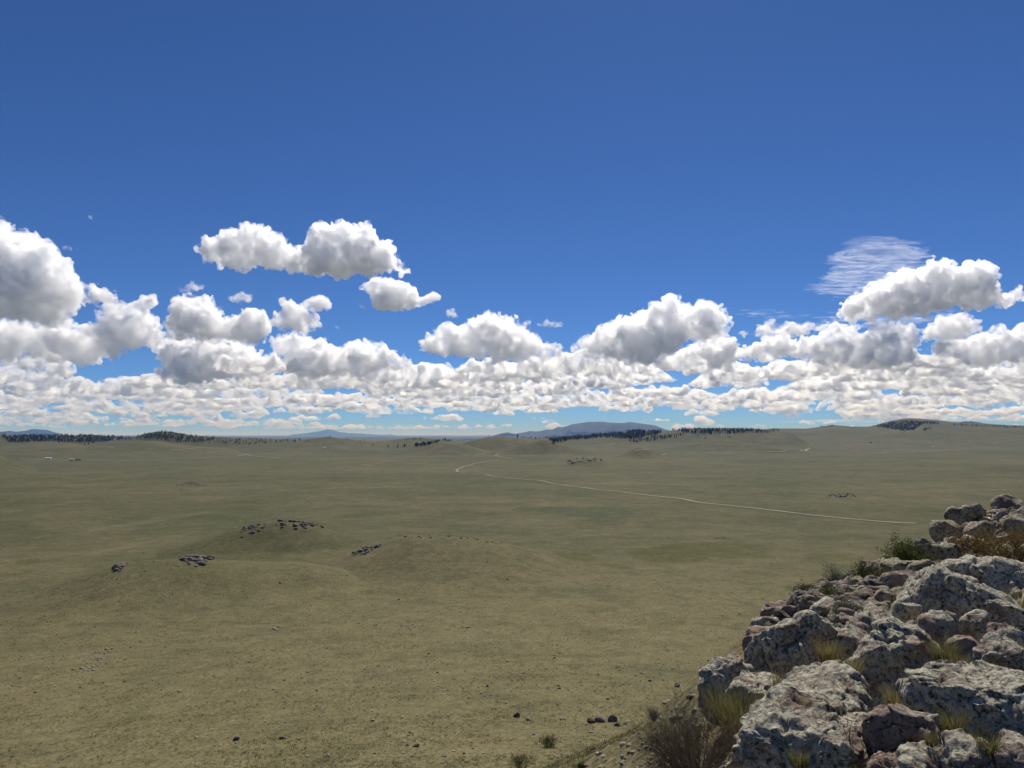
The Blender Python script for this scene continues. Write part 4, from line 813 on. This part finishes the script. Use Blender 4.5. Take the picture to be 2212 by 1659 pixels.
J2 = [(1650,190),(1645,60),(1720,0),(1820,-20),(1900,-60),(1990,-50),(2050,-80),(2140,-110),(2300,-120),(2300,230),(2100,240),(2000,230),(1850,200),(1750,190)]
scatter(J2, 130, (.18, .85), 'grey rock among the many covering the far knob at the right edge', 'rocks covering the far knob', rmin=18, rmax=90, dark=.3)
scatter(J2, 900, (.07, .20), 'x', 'x', rmin=18, rmax=90, dark=.3)
J3 = [(1330,330),(1420,280),(1530,230),(1650,200),(1800,240),(1950,230),(1900,300),(1700,350),(1640,400),(1500,420),(1400,600),(1330,640)]
scatter(J3, 60, (.12, .5), 'dark grey rock in the shaded wall behind the broad pale slab', 'rocks of the shaded wall', rmin=11, rmax=40, dark=.5)
scatter(J3, 400, (.05, .16), 'x', 'x', rmin=10, rmax=40, dark=.5)
scatter([(160,1000),(500,1000),(1100,700),(1700,350),(2290,250),(2290,1700),(200,1700),(150,1300)], 260, (.03, .10), 'x', 'x', rmin=2.5, rmax=14)
# on the hills of the plain (noted on the wide view)
def W(*a, **k): scatter(*a, crop=False, **k)
W([(246,1196),(252,1182),(275,1174),(305,1173),(300,1180),(275,1188),(262,1206),(248,1206)], 70, (.5, 1.9), 'broken brown rock in the left outcrop on the near hill crest', 'rocks of the left crest outcrop', mat=2, rmin=200, rmax=420)
W([(378,1183),(395,1176),(425,1178),(460,1186),(467,1190),(440,1196),(418,1200),(405,1190)], 70, (.6, 2.4), 'purplish rock in the right outcrop on the near hill crest', 'rocks of the right crest outcrop', mat=2, rmin=200, rmax=420)
W([(520,1130),(560,1127),(580,1135),(560,1150),(540,1155),(525,1145)], 50, (.4, 1.5), 'small dark rock strewn on the left flank of the farther hill', 'rocks strewn on the farther hill flank', mat=2, rmin=300, rmax=600)
W([(595,1118),(620,1114),(645,1119),(680,1131),(705,1139),(700,1141),(660,1130),(630,1122),(600,1121)], 60, (.5, 2.0), 'dark rock along the crest of the farther hill', 'rocks along the farther hill crest', mat=2, rmin=300, rmax=620)
W([(755,1197),(775,1187),(800,1178),(830,1172),(815,1185),(790,1198),(762,1199)], 60, (.4, 1.6), 'dark rock at the left foot of the long middle hill crest', 'rocks on the middle hill left crest', mat=2, rmin=200, rmax=520)
W([(830,1158),(860,1150),(900,1150),(960,1156),(1030,1163),(1100,1176),(1090,1180),(1000,1164),(900,1156),(850,1162)], 60, (.25, .9), 'x', 'x', mat=2, rmin=200, rmax=520)
W([(1222,999),(1240,991),(1262,988),(1290,991),(1312,999),(1300,1000),(1275,996),(1250,1000),(1230,1002)], 50, (1.5, 5.5), 'dark rock of the rugged knoll in front of the grass cone', 'rocks of the rugged knoll', mat=2, rmin=1200, rmax=2600)
W([(1782,1071),(1800,1066),(1830,1064),(1852,1070),(1850,1074),(1815,1075),(1790,1074)], 40, (.8, 2.4), 'dark rock of the low lone pile far out on the right plain', 'rocks of the lone far pile', mat=2, rmin=500, rmax=1200)
W([(372,1050),(395,1044),(412,1040.5),(430,1044),(452,1050),(415,1051)], 260, (.3, 1.1), 'x', 'x', mat=2, rmin=700, rmax=1300, spread=.2)
W([(400,1045),(412,1040),(420,1042),(414,1048)], 10, (.7, 1.8), 'dark rock at the tip of the small dark mound', 'rocks on the small mound', mat=2, rmin=700, rmax=1300)
W([(1542,1162),(1570,1161),(1572,1165),(1545,1165)], 14, (.4, 1.2), 'x', 'x', mat=2, rmin=300, rmax=700)
W([(155,1448),(180,1420),(200,1405),(245,1400),(240,1425),(232,1440),(195,1452),(160,1452)], 60, (.16, .6), 'pale angular rock in the scattered patch at lower left', 'rocks of the lower left patch', mat=0, rmin=40, rmax=260, warm=.4)
W([(118,1452),(130,1448),(132,1458),(120,1458)], 6, (.15, .35), 'x', 'x', rmin=40, rmax=260)
W([(580,1361),(600,1355),(622,1360),(600,1364)], 8, (.35, .8), 'dark stone in the small group left of the grassy hollow', 'stones left of the hollow', rmin=60, rmax=400)
W([(720,1330),(760,1335),(850,1345),(900,1352),(880,1375),(830,1365),(740,1345)], 40, (.15, .5), 'x', 'x', rmin=60, rmax=400)
W([(980,1351),(1012,1352),(1012,1356),(982,1356)], 6, (.3, .8), 'dark stone in the pair of slabs on the near slope', 'dark slabs on the near slope', rmin=60, rmax=400)
W([(365,1280),(380,1278),(382,1284),(366,1284)], 5, (.4, .9), 'small stone in the lone group under the crest outcrops', 'lone stones under the crest', rmin=100, rmax=400)
W([(1160,1520),(1260,1480),(1330,1470),(1460,1465),(1480,1520),(1420,1570),(1350,1575),(1250,1580),(1150,1560)], 26, (.14, .42), 'pale stone scattered on the slope below the crag', 'stones scattered below the crag', rmin=20, rmax=200, warm=.3)
W([(700,1480),(1300,1470),(1480,1460),(1500,1600),(1200,1640),(600,1640),(400,1600)], 520, (.06, .26), 'x', 'x', rmin=20, rmax=200, dark=.4)
W([(0,1300),(1500,1300),(1550,1450),(1300,1500),(0,1500)], 700, (.10, .38), 'x', 'x', rmin=40, rmax=420, dark=.5)
W([(1230,1659),(1300,1600),(1400,1560),(1500,1500),(1560,1480),(1500,1700),(1300,1720)], 190, (.02, .08), 'x', 'x', rmin=5, rmax=90)
W([(0,1120),(2000,1150),(1700,1300),(0,1300)], 120, (.2, .6), 'x', 'x', mat=2, rmin=200, rmax=700)
PLACED = [(1296,1558,.62,'black round rock, largest of the dark trio on the slope below the crag'),(1277,1560,.36,'dark rock left of the largest in the trio on the slope'),(1322,1558,.44,'dark rock right of the largest in the trio on the slope'),(1336,1568,.36,'brown rock close below the dark trio'),(1350,1565,.24,'white-topped stone at the right end of the dark trio'),
 (1115,1549,.40,'brown humped stone alone left of the dark trio'),(1143,1556,.26,'small stone in the line between the humped stone and the trio'),(1214,1553,.22,'x'),(510,1598,.34,'black stone lowest on the left slope'),(611,1596,.28,'dark stone just right of the lowest black one'),(898,1614,.24,'small dark stone near the bottom, left of the shrubs'),(806,1558,.2,'x'),(869,1550,.2,'x'),
 (1463,1484,.5,'dark boulder-like stone near the foot of the crag'),(1440,1521,.5,'flat white stone on the slope nearest the crag'),(1404,1472,.3,'dark round stone far up the slope by the crag')]
for x, y, s, lab in PLACED:
    s = s * 1.75
    q = hit(x, y, 8); ROCKS.append([9 if lab != 'x' else s / 100, q, s, lab, None, 2 if 'dark' in lab or 'black' in lab else 0, .2, 1])
ROCKS.sort(key=lambda e: -e[0] * (1 if e[3] != 'x' else 1e-6))
cnt = 0; acc = {0: [[], [], 0], 1: [[], [], 0], 2: [[], [], 0]}
for pr, q, s, lab, grp, mt, sink, flat in ROCKS:
    k = int(rk.integers(len(RT))); rot = rk.uniform(0, 6.28, 3) * np.array([.12, .12, 1]); sv = s * np.array([rk.uniform(.8, 1.25), rk.uniform(.8, 1.2), rk.uniform(.75, 1.15) * flat])
    loc = q + np.array([0, 0, s * (.35 - sink)])
    if lab != 'x' and cnt < 292:
        o = bpy.data.objects.new('rock', RT[k][0][mt]); COL.objects.link(o); o.location = loc; o.rotation_euler = rot; o.scale = sv
        tag(o, lab, 'rock', grp); cnt += 1
    else:
        V, Fc = _lo[k]
        ca, sa = math.cos(rot[2]), math.sin(rot[2]); v = V * sv; v = np.c_[v[:, 0] * ca - v[:, 1] * sa, v[:, 0] * sa + v[:, 1] * ca, v[:, 2]] + loc
        a = acc[mt]; a[0].append(v); a[1].append(Fc + a[2]); a[2] += len(v)
VV = []; FF = []; MI = []; off = 0
for mt in acc:
    if acc[mt][2]:
        v = np.concatenate(acc[mt][0]); f = np.concatenate(acc[mt][1]) + off; VV.append(v); FF.append(f); MI.append(np.full(len(f), mt, np.int32)); off += len(v)
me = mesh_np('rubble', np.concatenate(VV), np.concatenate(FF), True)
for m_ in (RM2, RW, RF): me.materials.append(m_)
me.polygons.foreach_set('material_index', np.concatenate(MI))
tag(link('rubble', me), 'small loose stones between the rocks and over the slopes', 'rubble', kind='stuff')
print('rocks', len(ROCKS), 'individual', cnt)
# =====================================================================
# GRASS, TUSSOCKS, SHRUBS, RANCH
# =====================================================================
rp = np.random.default_rng(31)
def leafmat(name, a, b, c=None):
    t = NT(name); q = t.noise(t.pos(), 22, 3); stops = [(.3, a), (.55, b)] + ([(.72, c)] if c else []); cc = t.ramp(q, stops)
    t.l(cc, t.b.inputs['Base Color']); tr = t.n('BsdfTranslucent'); t.l(cc, tr.inputs[0]); mx = t.n('MixShader'); mx.inputs[0].default_value = .35
    t.l(t.b.outputs[0], mx.inputs[1]); t.l(tr.outputs[0], mx.inputs[2]); t.l(mx.outputs[0], t.out.inputs[0]); return t.m
STRAW = leafmat('dry_grass', (.16, .13, .05), (.30, .25, .11), (.12, .13, .04)); GREENG = leafmat('green_grass', (.10, .10, .035), (.19, .17, .065), (.27, .23, .10))
TUS = leafmat('tussock_grass', (.07, .075, .03), (.13, .12, .05), (.21, .18, .09)); TWIG = leafmat('twigs', (.06, .042, .032), (.13, .095, .075)); TWIG2 = leafmat('red_twigs', (.13, .095, .06), (.27, .215, .15)); LEAFG = leafmat('shrub_leaves', (.035, .05, .012), (.09, .10, .025), (.14, .13, .03))
LEAFR = leafmat('rusty_leaves', (.10, .06, .02), (.17, .12, .04), (.08, .08, .02)); SAGE = leafmat('grey_leaves', (.10, .11, .08), (.17, .17, .12))
def blades(rng, n, h, spread, wd, droop=.5, az0=None):
    """curved blades of grass: each a strip of three quads"""
    an = rng.uniform(0, 2 * math.pi, n); b = np.stack([np.cos(an), np.sin(an)], 1) * (rng.random(n) ** .6 * spread)[:, None]
    ln = h * rng.uniform(.45, 1.1, n); out = rng.uniform(.15, 1, n) * droop; dr = np.stack([np.cos(an + rng.normal(0, .5, n)), np.sin(an + rng.normal(0, .5, n))], 1)
    sd = rng.uniform(0, 2 * math.pi, n); side = np.stack([np.cos(sd), np.sin(sd), np.zeros(n)], 1) * wd
    V = []; 
    for k, t_ in enumerate((0, .4, .75, 1)):
        c = np.concatenate([b + dr * (out * ln * t_ ** 1.8)[:, None], (ln * (t_ - .28 * out * t_ ** 2.5))[:, None]], 1); w_ = side * (1 - t_ * .85)
        V.append(c - w_); V.append(c + w_)
    V = np.stack(V, 1); base = np.arange(n)[:, None] * 8
    F_ = np.concatenate([base + np.array([0, 1, 3, 2]) + 2 * k for k in range(3)]); return V.reshape(-1, 3), F_
def tuft(cx, cy_, depth, h, n, *a, **k):
    return tuft_(cx, cy_, depth, h * .74, int(n * .8), *a, **k)
def tuft_(cx, cy_, depth, h, n, label, mat, crop=True, spread=.35, droop=.6):
    p = c8(cx, cy_) if crop else (cx, cy_); q = ray(*p); q = q * (depth / q[1]); V, Fq = blades(rp, n, h, h * spread, .0016 + h * .004, droop)
    if depth > 7: q[2] = max(bed_z(q[0], q[1]), float(H([q[0]], [q[1]])[0]))
    q[2] -= h * .12
    o = link('grass_tuft', mesh_np('grass_tuft', V, Fq), mat); o.location = q; tag(o, label, 'grass tuft'); return o
tuft(940, 950, 6.2, .26, 420, 'straw-coloured grass tuft in the cleft right of the big rounded boulder', STRAW)
tuft(1090, 1060, 5.2, .24, 420, 'spiky grass tuft growing left of the pointed boulder', STRAW)
tuft(1690, 960, 5.0, .24, 380, 'green-gold grass tuft beside the angular pinkish block', GREENG)
tuft(1800, 1010, 4.8, .16, 240, 'short grass tuft in front of the angular pinkish block', GREENG)
tuft(1400, 1290, 4.6, .26, 420, 'orange-gold grass tuft under the overhang of the pointed boulder', STRAW)
tuft(660, 1180, 5.5, .30, 200, 'tall seeding grass in front of the big rounded boulder', STRAW, droop=.3)
tuft(400, 1400, 5.2, .42, 700, 'pale arching grass clump between the leftmost boulders and the slanting one', GREENG, spread=.5)
tuft(260, 1300, 5.6, .34, 260, 'thin pale grass against the leftmost boulder', GREENG, spread=.45)
tuft(940, 1230, 4.6, .14, 160, 'small rusty grass tuft on the long slanting boulder', STRAW)
tuft(1760, 1420, 3.8, .17, 260, 'small green tuft in a hollow of the massive right boulder', GREENG)
tuft(760, 1640, 3.7, .14, 200, 'green tuft at the bottom edge on the slanting boulder', GREENG)
tuft(2170, 560, 8.6, .55, 300, 'golden grass at the right edge between the two upper slabs', STRAW)
tuft(1690, 410, 13, .6, 300, 'dry grass tuft in front of the shaded wall', STRAW)
tuft(1990, 1560, 3.4, .16, 240, 'grass tuft behind the egg-shaped boulder', GREENG)
tuft(1610, 1500, 3.6, .10, 120, 'tiny tuft between the blocky and the massive boulders', GREENG)
def twigs_mesh(rng, h, w_, stems, thick, lvl=3, nleaf=0, leaf=.02, up=.8):
    K = []; L = []; tips = []
    def grow(p, d, ln, r, lv):
        n = 4; 
        for i in range(n):
            e = p + d * ln / n; d = d + rng.normal(0, .13, 3); d[2] += .03; d /= np.linalg.norm(d)
            u = np.cross(d, [.2, .5, .8]); u /= np.linalg.norm(u) + 1e-9; v = np.cross(d, u); r2 = r * .85
            A_ = [p + u * r, p - u * .5 * r + v * .87 * r, p - u * .5 * r - v * .87 * r]; B_ = [e + u * r2, e - u * .5 * r2 + v * .87 * r2, e - u * .5 * r2 - v * .87 * r2]
            for a in range(3):
                b = (a + 1) % 3; K.append((A_[a], A_[b], B_[b], B_[a]))
            p = e; r = r2; tips.append(p)
            if lv > 0 and (i > 0):
                for _ in range(2 if lv > 1 else 1):
                    q = d + rng.normal(0, .55, 3); q /= np.linalg.norm(q); grow(p, q, ln * rng.uniform(.45, .7), r * .6, lv - 1)
    for s in range(stems):
        an = rng.uniform(0, 6.28); sp = rng.uniform(0, 1); d = np.array([math.cos(an) * sp * w_ / h * 1.0, math.sin(an) * sp * w_ / h, up]); d /= np.linalg.norm(d)
        grow(np.array([math.cos(an) * w_ * .08, math.sin(an) * w_ * .08, 0.]) * (stems > 4), d, h * rng.uniform(.5, .85), thick, lvl)
    K = np.array(K).reshape(-1, 3); T = np.array(tips)
    if nleaf:
        c = T[rng.integers(len(T), size=nleaf)] + rng.normal(0, leaf * 1.2, (nleaf, 3)); u = rng.normal(size=(nleaf, 3)); u /= np.linalg.norm(u, axis=1)[:, None]; v = np.cross(u, rng.normal(size=(nleaf, 3))); v /= np.linalg.norm(v, axis=1)[:, None]
        sz = leaf * rng.uniform(.5, 1.2, (nleaf, 1)); L = np.stack([c - u * sz, c + v * sz * .4, c + u * sz, c - v * sz * .4], 1).reshape(-1, 3)
    return K, L
def shrub(loc, h, w_, stems, label, leafm=None, nleaf=0, leaf=.02, thick=.004, lvl=2, seed=1, twm=None, name='shrub', up=.8):
    if seed < 22: h, w_, leaf = h * (.55 if seed != 15 else 1), w_ * (.6 if seed > 6 else 1), leaf * .75
    if 7 <= seed < 22 and loc[1] > 7: loc = np.array([loc[0], loc[1], max(bed_z(loc[0], loc[1]), float(H([loc[0]], [loc[1]])[0])) - .04])
    rng = np.random.default_rng(seed); K, L = twigs_mesh(rng, h, w_, stems, thick, lvl, nleaf, leaf, up); e = empty(name, loc); tag(e, label, name)
    link('twigs', mesh_np('twigs', K, np.arange(len(K)).reshape(-1, 4)), twm or (TWIG2 if seed in (5, 6) else TWIG), e)
    if nleaf: link('leaves', mesh_np('leaves', L, np.arange(len(L)).reshape(-1, 4)), leafm, e)
    return e
def at8(x, y, depth, crop=True):
    q = ray(*(c8(x, y) if crop else (x, y))); return q * (depth / q[1])
shrub(at8(90, 1730, 4.6), .66, .55, 70, 'leafless reddish-twigged bush at the bottom edge, left of the long slanting boulder', LEAFR, 420, .006, .0042, 3, 5)
shrub(at8(-60, 1770, 5.4), .62, .40, 14, 'sparse bare bush trailing left of the dense reddish-twigged one', LEAFR, 60, .006, .0036, 3, 6)
shrub(at8(1430, 300, 17), 1.2, .6, 30, 'green bush standing out on top of the shaded wall', LEAFG, 5200, .035, .006, 2, 7)
shrub(at8(1530, 240, 18), .6, .45, 14, 'small green-brown bush right of the taller green bush', LEAFG, 1500, .03, .005, 2, 8)
shrub(at8(1700, 215, 19), .95, .6, 26, 'bare grey twiggy bush left of the brown bush below the far knob', SAGE, 900, .02, .005, 3, 9)
shrub(at8(1890, 280, 18), 1.15, .75, 26, 'rust-brown leafy bush below the far knob', LEAFR, 5200, .03, .005, 2, 10)
shrub(at8(2160, 340, 13), 1.35, .75, 30, 'large brown bush cut by the right edge above the flat-topped slab', LEAFR, 6500, .026, .005, 2, 11)
shrub(at8(2010, 250, 18), .5, .7, 20, 'low reddish bush between the two brown bushes', LEAFR, 1600, .025, .005, 2, 12)
shrub(at8(1290, 690, 9.5), .45, .5, 18, 'small rusty bush behind the warm brown boulder', LEAFR, 1600, .016, .004, 2, 13)
shrub(at8(1060, 730, 10.5), .4, .6, 18, 'small grey-green bush on the rubble above the big rounded boulder', SAGE, 1800, .02, .004, 2, 14)
shrub(at8(1100, 1620, 3.9), .24, .16, 3, 'dead black twig rising from the rocks near the bottom', None, 0, .01, .0035, 1, 15)
shrub(at8(1150, 1650, 3.7), .40, .5, 3, 'pale dead twigs lying over the rocks at the bottom edge', None, 0, .01, .0030, 1, 16, up=.35)
shrub(at8(600, 580, 13), .35, .4, 14, 'low grey-green shrub on the left rim of the rock jumble', SAGE, 1300, .02, .004, 2, 17)
shrub(at8(800, 530, 14), .5, .5, 14, 'green shrub at the rim of the rock jumble', LEAFG, 1500, .025, .004, 2, 18)
shrub(at8(975, 410, 16), .6, .35, 10, 'small feathery shrub on the skyline of the rock jumble', SAGE, 900, .025, .004, 2, 19)
shrub(at8(1190, 430, 15), .7, .7, 18, 'olive shrub high in the rock jumble', LEAFG, 2200, .025, .004, 2, 20)
shrub(at8(970, 650, 12), .5, .6, 18, 'olive shrub in the middle of the rock jumble', LEAFG, 2200, .022, .004, 2, 21)
for x, y, h, w_, lm, lab, sd in ((1125,1662,.9,.95,LEAFG,'dark green shrub cut by the bottom edge of the picture',22),(1185,1614,.62,.75,LEAFG,'round olive shrub on the slope just above the bottom one',23),(1413,1562,.62,.45,SAGE,'grey-green spiky shrub on the slope near the crag foot',24),(1256,1664,.3,.4,LEAFG,'low yellow-flowered plant at the bottom edge',25)):
    q = hit(x, y, 10); D = math.hypot(q[0], q[1]); k = D * S / F; print('shrub', x, D)
    shrub(q, h * 36 * k / .9 * .9 if sd == 99 else (h * 34 * k), w_ * 34 * k, 30, lab, lm, 3600, .9 * k, .25 * k, 2, sd)
# ---- the open sward: tussocks nobody could count ----------------------
def field(n, r0, r1, a0, a1, hh, per, name, mats, label, keep=None, seed=1, wdf=.02):
    rng = np.random.default_rng(seed); r = r0 * (r1 / r0) ** rng.random(n); a = np.radians(rng.uniform(a0, a1, n)); x, y = np.sin(a) * r, np.cos(a) * r
    m = fbm(P3(x / 9, y / 9), 3, 5) + .55 * rng.random(n) > .1
    if keep is not None: m &= keep(x, y)
    x, y, r = x[m], y[m], r[m]; z = H(x, y, True); n = len(x); VV = []; FF = []
    tp = [blades(np.random.default_rng(900 + k), per, 1.0, .45, wdf, .8) for k in range(12)]
    h = hh * np.exp(rng.normal(0, .35, n)) * np.interp(r, [3, 40, 300], [.6, 1, 1.6]); k = rng.integers(12, size=n); rot = rng.uniform(0, 6.28, n); off = 0
    for j in range(12):
        i = np.where(k == j)[0]; V, Fq = tp[j]; c, s_ = np.cos(rot[i])[:, None], np.sin(rot[i])[:, None]; hi = h[i][:, None]
        w_ = np.stack([(V[:, 0] * c - V[:, 1] * s_) * hi * 1.3 + x[i][:, None], (V[:, 0] * s_ + V[:, 1] * c) * hi * 1.3 + y[i][:, None], V[:, 2] * hi + z[i][:, None] - .02 * hi], 2)
        VV.append(w_.reshape(-1, 3)); FF.append((Fq[None] + (np.arange(len(i)) * len(V))[:, None, None] + off).reshape(-1, 4)); off += w_.shape[0] * w_.shape[1]
    o = link(name, mesh_np(name, np.concatenate(VV), np.concatenate(FF)), mats); tag(o, label, kind='stuff'); print(name, n, len(o.data.polygons))
def offcrag(x, y): return edge_sd(x, y)[0] < -.2
def oncrag(x, y):
    d, s_ = edge_sd(x, y); return (d > -.5) & (vnoise(P3(x / 1.6, y / 1.6), 66) > .05)
field(60000, 45, 420, -36, 33, .17, 7, 'grass', TUS, 'tussocks of short bleached grass over the near slope', offcrag, 1, .05)
field(40000, 4, 60, -12, 34, .12, 16, 'slope_grass', STRAW, 'dry grass on the slope under the crag', offcrag, 2, .02)
field(22000, 3.5, 60, -4, 40, .15, 26, 'crag_grass', STRAW, 'dry grass in the cracks of the crag', oncrag, 3, .014)
# ---- far signs of people ----------------------------------------------
def boxm(L, x0, x1, y0, y1, z0, z1):
    b = len(L[0]); L[0] += [(x0, y0, z0), (x1, y0, z0), (x1, y1, z0), (x0, y1, z0), (x0, y0, z1), (x1, y0, z1), (x1, y1, z1), (x0, y1, z1)]
    L[1] += [tuple(b + k for k in f) for f in ((0, 3, 2, 1), (4, 5, 6, 7), (0, 1, 5, 4), (1, 2, 6, 5), (2, 3, 7, 6), (3, 0, 4, 7))]
def house(x, y, w_, d, h, label, wall, roof, name='house'):
    q = hit(x, y, 600); e = empty(name, q); e.rotation_euler = (0, 0, .3); tag(e, label, name.replace('_', ' ')); L = [[], []]; boxm(L, -w_ / 2, w_ / 2, -d / 2, d / 2, -.6, h)
    def mk(nm, L, col):
        me = bpy.data.meshes.new(nm); me.from_pydata(L[0], [], L[1]); t = NT(nm + '_paint'); n_ = t.noise(t.obj(), 2, 3); t.l(t.mix(t.ramp(n_, [(.3, 0.), (.7, .35)]), col, tuple(c * .6 for c in col)), t.b.inputs['Base Color']); return link(nm, me, t.m, e)
    mk('wall', L, wall); o = .4; R2 = [[(-w_ / 2 - o, -d / 2 - o, h + .003), (w_ / 2 + o, -d / 2 - o, h + .003), (w_ / 2 + o, d / 2 + o, h + .003), (-w_ / 2 - o, d / 2 + o, h + .003), (-w_ / 2 - o, 0, h + d * .3), (w_ / 2 + o, 0, h + d * .3)], [(0, 3, 2, 1), (0, 1, 5, 4), (2, 3, 4, 5), (0, 4, 3), (1, 2, 5)]]
    mk('roof', R2, roof); L = [[], []]; boxm(L, -.9, .1, -d / 2 - .03, -d / 2 + .05, -.2, 2.0); mk('door', L, (.08, .06, .05))
    for s_ in (-.3, .28): L = [[], []]; boxm(L, w_ * s_ - .6, w_ * s_ + .6, -d / 2 - .03, -d / 2 + .05, 1, 2.0); mk('window', L, (.04, .05, .06))
wht, tan_, dk = (.75, .74, .70), (.42, .34, .22), (.10, .08, .07)
house(104, 992, 16, 9, 3.2, 'small white building beside the far left road', wht, (.6, .6, .58))
house(154, 995, 11, 8, 3.5, 'tan shed at the left end of the far corral', tan_, (.5, .45, .36), 'shed')
house(169, 994.5, 14, 7, 3, 'dark low shed in the middle of the far corral', dk, (.2, .15, .12), 'shed')
house(701, 968, 9, 6, 3, 'tiny white cabin on the low hill left of centre', wht, wht, 'cabin')
house(1881, 956, 11, 7, 3, 'dark cabin on the far right plain', dk, (.12, .1, .09), 'cabin')
house(1897, 955, 8, 6, 3, 'tiny pale cabin just right of the dark one', wht, (.5, .5, .5), 'cabin')
house(2014, 967, 9, 6, 3, 'tiny white trailer alone far out on the right plain', wht, wht, 'trailer')
house(1577, 943, 12, 8, 3, 'pale cabin below the end of the pine ridge', (.6, .5, .42), (.45, .35, .3), 'cabin')
q = hit(172, 996, 600); e = empty('corral_fence', q); tag(e, 'wooden corral fence joining the two far sheds', 'fence'); wm = NT('fence_wood'); wm.b.inputs['Base Color'].default_value = (.22, .17, .12, 1)
for k in range(13):
    L = [[], []]; boxm(L, -24 + k * 4 - .12, -24 + k * 4 + .12, -.12, .12, -.8, 1.7); me = bpy.data.meshes.new('post'); me.from_pydata(L[0], [], L[1]); link('post', me, wm.m, e)
for z in (.5, 1.0, 1.45):
    L = [[], []]; boxm(L, -24, 24, -.17, -.125, z, z + .16); me = bpy.data.meshes.new('rail'); me.from_pydata(L[0], [], L[1]); link('rail', me, wm.m, e)
